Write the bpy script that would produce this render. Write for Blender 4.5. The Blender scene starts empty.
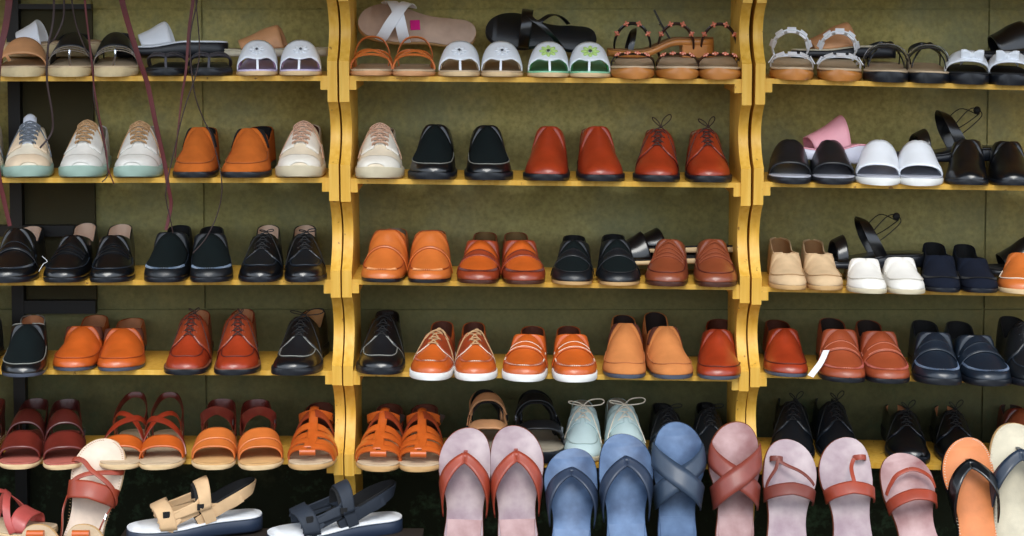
import bpy, math, random
from mathutils import Vector, Matrix
random.seed(7)
C = bpy.context.scene.collection
SC = bpy.context.scene
PI = math.pi
R = math.radians

# ------------------------------------------------------------------ camera
CAM_D, CAM_Z, FPX, PITCH, PY0 = 3.8, 1.5, 1824.0, R(4.0), 107.5
cd = bpy.data.cameras.new('camera'); cam = bpy.data.objects.new('camera', cd); C.objects.link(cam)
cam.location = (0, -CAM_D, CAM_Z); cam.rotation_euler = (R(90) - PITCH, 0, 0)
cd.sensor_width = 36; cd.lens = 36 * FPX / 1024; cd.shift_y = -(268 - PY0) / 1024
cd.clip_start = 0.05
SC.camera = cam

# ------------------------------------------------------------------ sky and light
w = bpy.data.worlds.new('world'); SC.world = w; w.use_nodes = True
nt = w.node_tree; bg = nt.nodes['Background']
tc = nt.nodes.new('ShaderNodeTexCoord'); sp = nt.nodes.new('ShaderNodeSeparateXYZ')
rp = nt.nodes.new('ShaderNodeValToRGB'); mp = nt.nodes.new('ShaderNodeMapRange')
nt.links.new(tc.outputs['Generated'], sp.inputs[0]); nt.links.new(sp.outputs['Z'], mp.inputs['Value'])
mp.inputs['From Min'].default_value = -1; mp.inputs['From Max'].default_value = 1
nt.links.new(mp.outputs[0], rp.inputs[0]); nt.links.new(rp.outputs[0], bg.inputs['Color'])
e = rp.color_ramp.elements
e[0].position = 0.0; e[0].color = (.035, .032, .026, 1)
e[1].position = 1.0; e[1].color = (.80, .90, 1.05, 1)
for p, c in ((.49, (.06, .056, .046, 1)), (.53, (.62, .64, .62, 1)), (.62, (.82, .92, 1.06, 1))):
    q = e.new(p); q.color = c
bg.inputs['Strength'].default_value = 1.85
sd = bpy.data.lights.new('sun', 'SUN'); sun = bpy.data.objects.new('sun', sd); C.objects.link(sun)
sd.energy = 1.7; sd.angle = R(24); sd.color = (1.0, .97, .90)
sun.rotation_euler = (R(43), 0, R(2))
SC.view_settings.view_transform = 'Standard'; SC.view_settings.look = 'None'
SC.view_settings.exposure = 0.16; SC.view_settings.gamma = 1.0
SC.view_settings.use_curve_mapping = False

# ------------------------------------------------------------------ pixel <-> world
def ZP(py, Y=0.0):
    return CAM_Z - (Y + CAM_D) * math.tan(math.atan((py - PY0) / FPX) + PITCH)
def XP(px, z, Y=0.0):
    d = (Y + CAM_D) * math.cos(PITCH) + (CAM_Z - z) * math.sin(PITCH)
    return (px - 512) / FPX * d

# ------------------------------------------------------------------ materials
def S(r, g, b):
    f = lambda v: (v / 255 / 12.92) if v <= 10.3 else ((v / 255 + .055) / 1.055) ** 2.4
    return (f(r), f(g), f(b), 1)
_mc = {}
def mat(name, rgb, rough=.45, var=.12, scale=30, bump=.15, bscale=220, coat=0.0, spec=.5, rgb2=None, sheen=0):
    key = (name, rgb, rough, var, scale, bump, bscale, coat, spec, rgb2)
    if key in _mc: return _mc[key]
    m = bpy.data.materials.new(name); m.use_nodes = True; n = m.node_tree; P = n.nodes['Principled BSDF']
    tc = n.nodes.new('ShaderNodeTexCoord')
    nz = n.nodes.new('ShaderNodeTexNoise'); nz.inputs['Scale'].default_value = scale; nz.inputs['Detail'].default_value = 5
    n.links.new(tc.outputs['Object'], nz.inputs['Vector'])
    rp = n.nodes.new('ShaderNodeValToRGB'); n.links.new(nz.outputs['Fac'], rp.inputs[0])
    a = S(*rgb); b = S(*rgb2) if rgb2 else tuple(min(1, c * (1 + var)) for c in a[:3]) + (1,)
    a = a if rgb2 else tuple(c * (1 - var) for c in a[:3]) + (1,)
    rp.color_ramp.elements[0].position = .3; rp.color_ramp.elements[0].color = a
    rp.color_ramp.elements[1].position = .7; rp.color_ramp.elements[1].color = b
    n.links.new(rp.outputs[0], P.inputs['Base Color'])
    P.inputs['Roughness'].default_value = rough; P.inputs['Specular IOR Level'].default_value = spec
    if coat: P.inputs['Coat Weight'].default_value = coat; P.inputs['Coat Roughness'].default_value = .18
    if sheen: P.inputs['Sheen Weight'].default_value = sheen
    if bump:
        nb = n.nodes.new('ShaderNodeTexNoise'); nb.inputs['Scale'].default_value = bscale; nb.inputs['Detail'].default_value = 3
        n.links.new(tc.outputs['Object'], nb.inputs['Vector'])
        bp = n.nodes.new('ShaderNodeBump'); bp.inputs['Strength'].default_value = bump; bp.inputs['Distance'].default_value = .001
        n.links.new(nb.outputs['Fac'], bp.inputs['Height']); n.links.new(bp.outputs[0], P.inputs['Normal'])
    _mc[key] = m; return m
def leather(name, rgb, rough=.38, coat=.25, **k): return mat(name, rgb, rough=rough, coat=coat, **k)
def suede(name, rgb, **k): return mat(name, rgb, rough=.95, coat=0, spec=.15, bump=.35, bscale=500, **k)
def rubber(name, rgb, rough=.6): return mat(name, rgb, rough=rough, var=.06, bump=.08, bscale=120)

# leathers and stuffs (sRGB)
K_BLK = leather('black_leather', (10, 12, 16), rough=.28, coat=.4)
K_BLKS = leather('soft_black_leather', (15, 19, 24), rough=.42, coat=.1)
K_GRN = suede('black_green_nubuck', (12, 20, 21))
K_NAVY = suede('navy_suede', (20, 25, 38))
K_RED = leather('red_brown_leather', (148, 50, 22), var=.2)
K_REDD = leather('deep_red_brown_leather', (128, 40, 20), var=.2)
K_ORG = leather('orange_tan_leather', (198, 106, 46), var=.10)
K_ORGB = leather('bright_orange_leather', (190, 88, 30), var=.14)
K_SUED = suede('orange_suede', (180, 94, 36), var=.16)
K_TANS = suede('tan_nubuck', (196, 124, 70), var=.10)
K_BRN = leather('mid_brown_leather', (130, 64, 38), var=.10)
K_BRNL = leather('chestnut_leather', (140, 56, 28), var=.2)
K_BURG = leather('burgundy_leather', (96, 32, 24), var=.2)
K_BEIG = suede('beige_suede', (206, 176, 138))
K_CREAM = mat('cream_canvas', (226, 216, 196), rough=.8, bump=.3, bscale=400)
K_WHT = leather('white_leather', (236, 240, 246), rough=.4, coat=.1, var=.03)
K_OFFW = mat('off_white_leather', (222, 212, 196), rough=.6, var=.05)
K_PALE = mat('pale_grey_green_leather', (188, 208, 208), rough=.6, var=.05)
K_PINK = leather('pink_leather', (226, 158, 170), rough=.5, coat=0, var=.05)
K_TANL = leather('natural_tan_leather', (206, 150, 104), rough=.55, coat=0, var=.12)
K_SHOW = leather('show_red_leather', (150, 60, 38), rough=.45, coat=.1, var=.16)
K_BLUE = leather('blue_leather', (62, 96, 150), rough=.5, coat=.1, var=.25)
K_BLUED = leather('dark_slate_blue_leather', (38, 50, 70), rough=.45, coat=.1)
I_LEA = mat('leather_lining', (190, 130, 88), rough=.7)
I_PALE = mat('pale_lining', (226, 198, 176), rough=.75, var=.05)
I_DARK = mat('dark_lining', (40, 26, 20), rough=.8)
I_BRN = mat('brown_lining', (92, 46, 28), rough=.8)
I_GREY = mat('grey_lining', (150, 140, 122), rough=.8)
I_BLK = mat('black_lining', (16, 16, 18), rough=.85)
I_SAND = mat('sand_suede_footbed', (196, 172, 140), rough=.85, bump=.3, bscale=400)
I_LAV = mat('lavender_footbed', (206, 194, 226), rough=.6, var=.05)
I_MAG = mat('mauve_footbed', (176, 130, 170), rough=.6)
I_GRN = mat('green_footbed', (128, 200, 150), rough=.6, rgb2=(150, 214, 178))
I_PINKB = mat('pale_pink_footbed', (196, 178, 178), rough=.6, rgb2=(150, 126, 134), scale=20)
I_ROSE = mat('rose_footbed', (138, 92, 90), rough=.5, rgb2=(192, 158, 156), scale=18)
I_ORG = mat('orange_footbed', (208, 124, 70), rough=.55)
I_CRM = mat('cream_footbed', (206, 196, 172), rough=.9, bump=.4, bscale=500)
I_BLU = mat('blue_footbed', (52, 72, 104), rough=.5, rgb2=(98, 124, 160), scale=20)
I_WHT = mat('white_footbed', (224, 226, 228), rough=.7)
I_SILV = mat('silver_footbed', (176, 178, 188), rough=.35)
R_BLK = rubber('black_rubber', (18, 22, 30), .38)
R_WHT = rubber('white_rubber', (232, 232, 228))
R_GRN = rubber('pale_green_rubber', (150, 176, 164), .5)
R_TAN = rubber('tan_sole', (196, 156, 104))
R_BRN = rubber('brown_sole', (70, 36, 24), .45)
R_NAT = mat('natural_sole_edge', (214, 184, 140), rough=.7)
R_WOOD = mat('amber_wooden_sole', (190, 122, 56), rough=.4, coat=.3, var=.2, scale=18)
R_ROPE = mat('rope_sole', (206, 186, 146), rough=.9, bump=.8, bscale=160)
R_CRM = rubber('cream_rubber', (200, 188, 160))
R_NAVY = rubber('navy_rubber', (34, 46, 66), .45)
R_GREY = rubber('grey_rubber', (72, 78, 92), .4)
T_TAN = mat('tan_cord', (176, 140, 100), rough=.8)
T_DRK = mat('dark_cord', (52, 30, 24), rough=.7)
T_BLK = mat('black_cord', (14, 13, 14), rough=.7)
T_BLUE = mat('blue_grey_cord', (104, 112, 122), rough=.8)
T_WHT = mat('white_thread', (226, 214, 196), rough=.8)
T_GREY = mat('grey_piping', (128, 128, 120), rough=.7)
T_SEAMO = mat('dark_orange_seam', (150, 64, 20), rough=.6)
T_SEAMR = mat('dark_red_seam', (88, 26, 14), rough=.6)
T_SEAMK = mat('black_seam', (34, 42, 52), rough=.4)
MET = mat('dark_metal', (90, 92, 96), rough=.3, var=.05, bump=0)
MET.node_tree.nodes['Principled BSDF'].inputs['Metallic'].default_value = .9
SILV = mat('silver_metal', (200, 204, 210), rough=.25, var=.03, bump=0)
SILV.node_tree.nodes['Principled BSDF'].inputs['Metallic'].default_value = .9
BEAD = mat('copper_bead', (214, 120, 90), rough=.3, coat=.4, bump=0)
BEADW = mat('white_bead', (236, 236, 240), rough=.3, bump=0)
LIME = mat('lime_flower', (184, 216, 128), rough=.6, bump=0)
MAGN = mat('magenta_label', (216, 16, 130), rough=.5, bump=0)
PAPER = mat('white_paper', (232, 234, 236), rough=.8, bump=0)

def paint_mat():
    m = bpy.data.materials.new('yellow_painted_wood'); m.use_nodes = True; n = m.node_tree; P = n.nodes['Principled BSDF']
    tc = n.nodes.new('ShaderNodeTexCoord'); mpp = n.nodes.new('ShaderNodeMapping'); mpp.inputs['Scale'].default_value = (60, 60, 4)
    n.links.new(tc.outputs['Object'], mpp.inputs[0])
    nz = n.nodes.new('ShaderNodeTexNoise'); nz.inputs['Scale'].default_value = 1.5; nz.inputs['Detail'].default_value = 6
    n.links.new(mpp.outputs[0], nz.inputs['Vector'])
    rp = n.nodes.new('ShaderNodeValToRGB'); n.links.new(nz.outputs['Fac'], rp.inputs[0])
    rp.color_ramp.elements[0].position = .3; rp.color_ramp.elements[0].color = S(212, 158, 48)
    rp.color_ramp.elements[1].position = .7; rp.color_ramp.elements[1].color = S(228, 182, 82)
    # chips and grime of their own
    n2 = n.nodes.new('ShaderNodeTexNoise'); n2.inputs['Scale'].default_value = 70; n2.inputs['Detail'].default_value = 2
    n.links.new(tc.outputs['Object'], n2.inputs['Vector'])
    r2 = n.nodes.new('ShaderNodeValToRGB'); r2.color_ramp.elements[0].position = .69; r2.color_ramp.elements[1].position = .74
    r2.color_ramp.elements[0].color = (0, 0, 0, 1); n.links.new(n2.outputs['Fac'], r2.inputs[0])
    mx = n.nodes.new('ShaderNodeMixRGB'); n.links.new(r2.outputs[0], mx.inputs['Fac']); n.links.new(rp.outputs[0], mx.inputs[1])
    mx.inputs[2].default_value = S(150, 104, 40); n.links.new(mx.outputs[0], P.inputs['Base Color'])
    P.inputs['Roughness'].default_value = .5
    return m
PAINT = paint_mat()

# ------------------------------------------------------------------ mesh helpers
class MB:
    def __init__(s): s.v = []; s.f = []; s.m = []
    def add(s, vs, fs, mi=0):
        o = len(s.v); s.v += [tuple(p) for p in vs]; s.f += [tuple(i + o for i in f) for f in fs]; s.m += [mi] * len(fs)
    def box(s, x0, x1, y0, y1, z0, z1, mi=0):
        vs = [(x, y, z) for x in (x0, x1) for y in (y0, y1) for z in (z0, z1)]
        s.add(vs, [(0, 1, 3, 2), (4, 6, 7, 5), (0, 4, 5, 1), (2, 3, 7, 6), (0, 2, 6, 4), (1, 5, 7, 3)], mi)
    def grid(s, rows, mi=0, flip=False):
        o = []; nr = len(rows); nc = len(rows[0])
        fs = []
        for i in range(nr - 1):
            for j in range(nc - 1):
                q = (i * nc + j, i * nc + j + 1, (i + 1) * nc + j + 1, (i + 1) * nc + j)
                fs.append(q[::-1] if flip else q)
        s.add([p for r in rows for p in r], fs, mi)
    def loops(s, rings, cap=True, mi=0):
        n = len(rings[0]); fs = []
        for i in range(len(rings) - 1):
            for j in range(n):
                fs.append((i * n + j, i * n + (j + 1) % n, (i + 1) * n + (j + 1) % n, (i + 1) * n + j))
        if cap:
            fs.append(tuple(range(n))[::-1]); k = (len(rings) - 1) * n; fs.append(tuple(k + j for j in range(n)))
        s.add([p for r in rings for p in r], fs, mi)
    def tube(s, pts, r, sides=7, mi=0, smooth=4, closed=False, r2=None):
        pts = [Vector(p) for p in pts]
        if smooth: pts = catmull(pts, smooth, closed)
        if closed: pts = pts + [pts[0], pts[1]]
        rings = []; up = None; N = len(pts)
        for i, p in enumerate(pts):
            t = (pts[min(i + 1, N - 1)] - pts[max(i - 1, 0)])
            if t.length < 1e-9: t = Vector((0, 0, 1))
            t.normalize()
            if up is None:
                up = Vector((0, 0, 1)) if abs(t.z) < .9 else Vector((1, 0, 0))
            b = t.cross(up)
            if b.length < 1e-6: b = t.orthogonal()
            b.normalize(); up = b.cross(t).normalized()
            rr = r if r2 is None else r + (r2 - r) * i / (N - 1)
            rings.append([p + (b * math.cos(a) + up * math.sin(a)) * rr for a in [2 * PI * k / sides for k in range(sides)]])
        s.loops(rings, cap=not closed, mi=mi)
    def ribbon(s, pts, wd, width, th, mi=0, smooth=4, taper=None):
        """flat strap: pts centre line, wd = width direction (vector or list), th = thickness"""
        pts = [Vector(p) for p in pts]
        W = [Vector(d) for d in wd] if isinstance(wd, list) else [Vector(wd)] * len(pts)
        if smooth:
            W = catmull(W, smooth) ; pts = catmull(pts, smooth)
        rings = []; N = len(pts)
        for i, p in enumerate(pts):
            t = (pts[min(i + 1, N - 1)] - pts[max(i - 1, 0)]).normalized()
            d = W[i] - t * W[i].dot(t)
            if d.length < 1e-6: d = t.orthogonal()
            d.normalize(); n = t.cross(d)
            ww = width if taper is None else width + (taper - width) * i / (N - 1)
            h = ww / 2
            rings.append([p + d * a + n * b for a, b in ((-h, -th * .35), (-h, th * .35), (-h * .7, th * .5), (h * .7, th * .5), (h, th * .35), (h, -th * .35), (h * .7, -th * .5), (-h * .7, -th * .5))])
        s.loops(rings, mi=mi)
    def ball(s, c, r, mi=0, sc=(1, 1, 1), M=None, nu=8, nv=6):
        rings = []
        for i in range(1, nv):
            a = PI * i / nv
            rings.append([(math.sin(a) * math.cos(b), math.sin(a) * math.sin(b), math.cos(a)) for b in [2 * PI * k / nu for k in range(nu)]])
        vs = [(0, 0, 1)] + [p for q in rings for p in q] + [(0, 0, -1)]
        fs = [(0, 1 + j, 1 + (j + 1) % nu) for j in range(nu)]
        for i in range(nv - 2):
            for j in range(nu):
                fs.append((1 + i * nu + j, 1 + (i + 1) * nu + j, 1 + (i + 1) * nu + (j + 1) % nu, 1 + i * nu + (j + 1) % nu))
        k = 1 + (nv - 2) * nu; L = len(vs) - 1
        fs += [(k + j, L, k + (j + 1) % nu) for j in range(nu)]
        out = []
        for p in vs:
            q = Vector((p[0] * r * sc[0], p[1] * r * sc[1], p[2] * r * sc[2]))
            if M is not None: q = M @ q
            out.append(q + Vector(c))
        s.add(out, fs, mi)
    def build(s, name, mats, parent=None, ang=38, solid=None, merge=True, fix=True, solid_mat=0, label=None):
        import bmesh
        me = bpy.data.meshes.new(name)
        bm = bmesh.new()
        vs = [bm.verts.new(p) for p in s.v]
        for f, mi in zip(s.f, s.m):
            try:
                q = bm.faces.new([vs[i] for i in f]); q.material_index = mi
            except ValueError: pass
        if merge:
            bmesh.ops.remove_doubles(bm, verts=bm.verts, dist=1e-5)
            bmesh.ops.dissolve_degenerate(bm, dist=1e-6, edges=bm.edges)
        if fix: bmesh.ops.recalc_face_normals(bm, faces=bm.faces)
        if fix == 'out':       # open shell: make the normals look outwards from the middle
            cen = Vector((0, 0, 0))
            for v in bm.verts: cen += v.co
            cen /= max(1, len(bm.verts)); cen.z = min(v.co.z for v in bm.verts)
            sc = sum((f.calc_center_median() - Vector((0, f.calc_center_median().y, cen.z))).dot(f.normal) * f.calc_area() for f in bm.faces)
            if sc < 0: bmesh.ops.reverse_faces(bm, faces=bm.faces)
        bm.to_mesh(me); bm.free()
        for m in (mats if isinstance(mats, (list, tuple)) else [mats]): me.materials.append(m)
        me.shade_smooth()
        me.set_sharp_from_angle(angle=R(ang))
        o = bpy.data.objects.new(name, me); C.objects.link(o)
        if parent: o.parent = parent
        if label: o['label'] = label
        if solid:
            md = o.modifiers.new('thickness', 'SOLIDIFY'); md.thickness = abs(solid); md.offset = -1 if solid < 0 else 1
            if solid_mat: md.material_offset = solid_mat
        return o

def catmull(P, k, closed=False):
    out = []; n = len(P)
    if n < 3 and not closed:
        return [P[0].lerp(P[-1], i / k) for i in range(k + 1)] if n == 2 else P
    rng = range(n) if closed else range(n - 1)
    for i in rng:
        if closed: a, b, c, d = P[(i - 1) % n], P[i], P[(i + 1) % n], P[(i + 2) % n]
        else: a, b, c, d = P[max(i - 1, 0)], P[i], P[i + 1], P[min(i + 2, n - 1)]
        for j in range(k):
            t = j / k
            out.append(.5 * ((2 * b) + (c - a) * t + (2 * a - 5 * b + 4 * c - d) * t * t + (3 * b - a - 3 * c + d) * t ** 3))
    if not closed: out.append(P[-1].copy())
    return out
def pchip(pts, t):
    n = len(pts)
    if t <= pts[0][0]: return pts[0][1]
    if t >= pts[-1][0]: return pts[-1][1]
    for i in range(n - 1):
        if t <= pts[i + 1][0]: break
    def sl(k): return (pts[k + 1][1] - pts[k][1]) / (pts[k + 1][0] - pts[k][0])
    def tg(k):
        if k == 0: return sl(0)
        if k == n - 1: return sl(n - 2)
        a, b = sl(k - 1), sl(k)
        return 0 if a * b <= 0 else 2 * a * b / (a + b)
    x0, y0 = pts[i]; x1, y1 = pts[i + 1]; h = x1 - x0; u = (t - x0) / h
    return (2 * u ** 3 - 3 * u * u + 1) * y0 + (u ** 3 - 2 * u * u + u) * h * tg(i) + (-2 * u ** 3 + 3 * u * u) * y1 + (u ** 3 - u * u) * h * tg(i + 1)
def sst(a, b, x):
    u = max(0, min(1, (x - a) / (b - a))); return u * u * (3 - 2 * u)

def tag(o, label, cat, group=None):
    o['label'] = label; o['category'] = cat
    if group: o['group'] = group
    return o
def root(name, label=None, cat=None, group=None):
    o = bpy.data.objects.new(name, None); C.objects.link(o); o.empty_display_size = .05
    if label: tag(o, label, cat, group)
    return o

# ------------------------------------------------------------------ the last: the form every shoe is built on
HP_SHOE = [(0, .014), (.015, .026), (.05, .037), (.11, .044), (.22, .051), (.33, .064), (.42, .080), (.47, .076), (.58, .060), (.72, .056), (.88, .064), (1, .070)]
HP_FOOT = [(0, .012), (.04, .022), (.12, .032), (.25, .044), (.38, .060), (.5, .074), (.65, .082), (.8, .080), (1, .076)]
STN = [.5 * (1 - math.cos(PI * i / 34)) for i in range(35)]
class Last:
    def __init__(s, L=.28, W=.102, side=1, toe=2.1, n=2.4, hp=HP_SHOE, hs=1.0, z0=.010, hh=0.0, spring=.004, topen=.42, ratio=.80, heel=.68, m=.003, bend=.06, n2=None, oq=.35):
        s.__dict__.update(locals()); s.hp = [(a, b * hs) for a, b in hp]; s.bp = .27
    def y(s, t): return -s.L / 2 + s.L * t
    def w(s, t):
        H = s.W / 2 - s.m; b = s.bp
        if t < b: u = max(0.0, 1 - (1 - t / b) ** s.toe); return H * u ** (1 / s.toe)
        if t < .86: return H * (1 + (s.heel - 1) * sst(b, .78, t))
        u = (t - .86) / .14; return H * s.heel * max(0.0, 1 - u ** 2.3) ** (1 / 2.3)
    def c(s, t):
        k = s.side * s.W
        return k * s.bend * ((1 - t / .3) ** 2 if t < .3 else 0) + k * .04 * math.sin(PI * max(0, min(1, (t - .25) / .75)))
    def lift(s, t): return s.hh * sst(.3, .66, t) + (s.spring * (1 - t / .24) ** 2 if t < .24 else 0)
    def h(s, t): return pchip(s.hp, t)
    def a(s, t):
        if s.topen is None or t <= s.topen: return 0
        u = (t - s.topen) / (1 - s.topen); return s.w(t) * s.ratio * min(1, u / s.oq) ** .5
    def B(s, t, v):
        t = max(0, min(1, t)); a = s.a(t); w = s.w(t); h = max(s.h(t), s.z0 + .001); nn = s.n if s.n2 is None else s.n + (s.n2 - s.n) * (sst(.06, .40, t) - .0 * t); e = 2 / nn
        q = abs(v)
        if q <= 1: sx = math.sin(q * PI / 2) ** e; cz = math.cos(q * PI / 2) ** e if q < 1 else 0
        else: sx = 1; cz = -(q - 1)
        x = a + (w - a) * sx
        if a > 0: x = a + (w - a) * math.sin(q * PI / 2) ** (e * .9) if q <= 1 else w
        z = s.z0 + (h - s.z0) * cz
        return Vector(((x if v >= 0 else -x) + s.c(t), s.y(t), z + s.lift(t)))
    def N(s, t, v):
        dt = .004; t0 = max(.004, min(.996, t)); v0 = max(-.985, min(.985, v))
        if abs(v0) < .02 and s.a(t0) == 0: 
            dv = s.B(t0, .03) - s.B(t0, -.03)
        else:
            sg = 1 if v0 >= 0 else -1; dv = (s.B(t0, v0 + .008) - s.B(t0, v0 - .008)) if abs(v0) > .01 else (s.B(t0, sg * .02) - s.B(t0, sg * .004)) * sg
        d = s.B(min(1, t0 + dt), v0) - s.B(max(0, t0 - dt), v0)
        n = dv.cross(d)
        if n.length < 1e-12: return Vector((0, 0, 1))
        n.normalize(); p = s.B(t0, v0) - Vector((s.c(t0), s.y(t0) + (.0 if t0 > .15 else .02), s.z0 + s.lift(t0)))
        return n if n.dot(p) > 0 else -n
    def P(s, t, v, off=0): return s.B(t, v) + (s.N(t, v) * off if off else Vector())

def upper(L, mats, par, nv=11, name='upper', t0=0, thick=.0026):
    b = MB(); st = [t for t in STN if t >= t0]
    if L.topen:
        st = sorted(set(st + [L.topen, L.topen + .004, L.topen + .012, L.topen + .025]))
    for sg in (-1, 1):
        rows = [[L.B(t, sg * (1 - j / nv) if j < nv else sg * 1e-9) for j in range(nv + 1)] for t in st]
        b.grid(rows, flip=(sg < 0))
    return b.build(name, mats, par, ang=60, solid=-thick, fix='out', solid_mat=1)
def slab(L, m, za, zb, mt, par, name='sole', t0=0, t1=1, bev=.0016, flatbot=False, lift=True, mats=None, label=None, waist=0):
    b = MB(); st = [t0 + (t1 - t0) * (.5 * (1 - math.cos(PI * i / 30))) for i in range(31)] if (t0 > 0 or t1 < 1) else STN
    rings = []
    Hm = L.W / 2 - L.m
    for t in st:
        k = (Hm + m) / Hm; w = L.w(t) * k * (1 - waist * math.sin(PI * max(0, min(1, (t - .35) / .4))))
        y = L.y(t) + (m if t > .5 else -m) * abs(2 * t - 1) ** 2 * 1.0
        c = L.c(t); lf = L.lift(t) if lift else 0
        zl = (0 if flatbot else za + lf); zt = zb + L.lift(t)
        bb = min(bev, w * .5)
        rings.append([(c - w + bb, y, zl), (c - w, y, zl + bev), (c - w, y, zt - bev), (c - w + bb, y, zt), (c + w - bb, y, zt), (c + w, y, zt - bev), (c + w, y, zl + bev), (c + w - bb, y, zl)])
    b.loops(rings)
    return b.build(name, mats or mt, par, ang=50, label=label)
def heel_block(L, m, mt, par, t0=.70, name='heel'):
    b = MB(); rings = []
    Hm = L.W / 2 - L.m
    for i in range(21):
        t = t0 + (1 - t0) * math.sin(PI / 2 * i / 20); w = L.w(t) * (Hm + m) / Hm * .97; y = L.y(t) + (m if t > .9 else 0); c = L.c(t)
        zt = L.lift(t) + .001
        rings.append([(c - w, y, 0), (c - w, y, zt), (c + w, y, zt), (c + w, y, 0)])
    b.loops(rings); return b.build(name, mt, par, ang=50)
def patch(L, tf, mats, par, name, v0=-1, v1=1, nv=24, ntt=8, off=.0006, thick=.0022, grid=None, label=None, ang=45):
    """tf(v)->(t1,t2): a piece of leather laid on the form"""
    b = MB(); rows = []
    for j in range(nv + 1):
        v = v0 + (v1 - v0) * j / nv; a, c = tf(v)
        rows.append([L.P(a + (c - a) * i / ntt, v, off) for i in range(ntt + 1)])
    b.grid(rows); return b.build(name, mats, par, solid=thick, fix='out', merge=True, label=label, ang=ang)
def strap(L, tv, width, mt, par, name='strap', th=.0026, off=.0015, k=6, buf=None, taper=None, mi=0, label=None):
    P = catmull([Vector((a, b, 0)) for a, b in tv], k)
    pts = []; wd = []
    for i, p in enumerate(P):
        q0 = P[max(i - 1, 0)]; q1 = P[min(i + 1, len(P) - 1)]
        T = (L.P(q1.x, q1.y) - L.P(q0.x, q0.y)); N = L.N(p.x, p.y)
        d = T.cross(N)
        pts.append(L.P(p.x, p.y, off)); wd.append(d.normalized() if d.length > 1e-9 else Vector((0, 1, 0)))
    b = buf or MB(); b.ribbon(pts, wd, width, th, smooth=0, taper=taper, mi=mi)
    if buf is None: return b.build(name, mt, par, label=label)
def seam(L, tv, r, buf, off=.0005, k=5, sides=5):
    P = catmull([Vector((a, b, 0)) for a, b in tv], k)
    buf.tube([L.P(p.x, p.y, off) for p in P], r, sides=sides, smooth=0)
def apron(L, tf, tb, vm, p=2.6, n=26):
    out = []
    for i in range(n + 1):
        f = -PI / 2 + PI * i / n
        v = vm * (abs(math.sin(f)) ** (2 / p)) * (1 if f > 0 else -1)
        t = tb - (tb - tf) * max(0, math.cos(f)) ** (2 / p)
        out.append((t, v))
    return out
def apron_patch(L, tf, tb, vm, mt, par, name='vamp_plug', p=2.6, off=.0004, thick=.0012, tt=None):
    b = MB(); rows = []
    for i in range(15):
        u = i / 14; t = tf + (tb - tf) * u * u if False else tf + (tb - tf) * (1 - math.cos(u * PI / 2))
        q = (tb - t) / (tb - tf); ve = vm * max(0, 1 - q ** p) ** (1 / p)
        rows.append([L.P(t, ve * (-1 + 2 * j / 14), off) for j in range(15)])
    b.grid(rows); return b.build(name, mt, par, solid=thick, fix='out')
def stitches(L, path, r, size, mt, par, name='stitching', sel=lambda t, v: True, off=.0014, step=1):
    b = MB()
    P = catmull([Vector((a, c, 0)) for a, c in path], 3)
    for i in range(1, len(P) - 1, step):
        p = P[i]
        if not sel(p.x, p.y): continue
        T = (L.P(P[i + 1].x, P[i + 1].y) - L.P(P[i - 1].x, P[i - 1].y))
        if T.length < 1e-9: continue
        T.normalize(); N = L.N(p.x, p.y); d = T.cross(N).normalized(); c = L.P(p.x, p.y, off)
        b.tube([c - d * size - N * .0008, c + N * .0003, c + d * size - N * .0008], r, sides=4, smooth=0)
    if b.v: return b.build(name, mt, par)

def bow(L, t, size, mt, par, style='flop', r=.0011, ends=True, seed=1):
    """knot, two loops, two ends"""
    rd = random.Random(seed); K = L.P(t, 0, .004); b = MB()
    b.ball(K, r * 2.6, sc=(1.3, 1, .9))
    for sg in (-1, 1):
        s = size * (1 + .25 * rd.uniform(-1, 1))
        if style == 'flop':
            e = L.P(t - .02 * rd.random(), sg * .55, .006)
            d = (e - K).normalized()
            pts = [K, K + d * s * .5 + Vector((0, -.006, .007)), K + d * s * 1.0 + Vector((0, -.005, .002)), K + d * s * 1.15 + Vector((0, .004, -.003)), K + d * s * .9 + Vector((0, .011, 0)), K + d * s * .4 + Vector((0, .007, .004)), K]
        else:
            d = Vector((sg * (.55 + .5 * rd.random()), .1, .7 + .4 * rd.random())).normalized() if style == 'up' else Vector((sg, 0, .25)).normalized()
            o = Vector((0, -.1, 1)).cross(d).normalized() * .5 + Vector((-sg * .5, 0, .5))
            pts = [K, K + d * s * .5 + o * s * .28, K + d * s * 1.05 + o * s * .22, K + d * s * 1.2, K + d * s * .95 - o * s * .2, K + d * s * .4 - o * s * .15, K]
        b.tube(pts, r, sides=6, smooth=5)
        if ends:
            pe = [K, L.P(t - .01, sg * .3, .004), L.P(t - .07, sg * .62, .003), L.P(t - .10 - .05 * rd.random(), sg * .80, .002)]
            b.tube(pe, r, sides=6, smooth=4)
    return b.build('lace_bow', mt, par)
def lacing(L, ts, vw, mt, par, r=.0012, flat=False, off=.0034):
    b = MB()
    for i, t in enumerate(ts):
        vv = vw(i)
        b.tube([L.P(t, -vv, .001), L.P(t, -vv * .8, off), L.P(t, 0, off + .0005), L.P(t, vv * .8, off), L.P(t, vv, .001)], r, sides=6, smooth=3)
        if i < len(ts) - 1:
            v2 = vw(i + 1)
            for sg in (-1, 1):
                b.tube([L.P(t, -sg * vv * .8, off * .6), L.P((t + ts[i + 1]) / 2, 0, off), L.P(ts[i + 1], sg * v2 * .8, off * .6)], r, sides=6, smooth=3)
    return b.build('laces', mt, par)
def eyelets(L, ts, vw, mt, par, r=.0016):
    b = MB()
    for i, t in enumerate(ts):
        for sg in (-1, 1): b.ball(L.P(t, sg * vw(i), .0022), r, sc=(1, 1, .5), nu=6, nv=4)
    return b.build('eyelets', mt, par)

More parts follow.
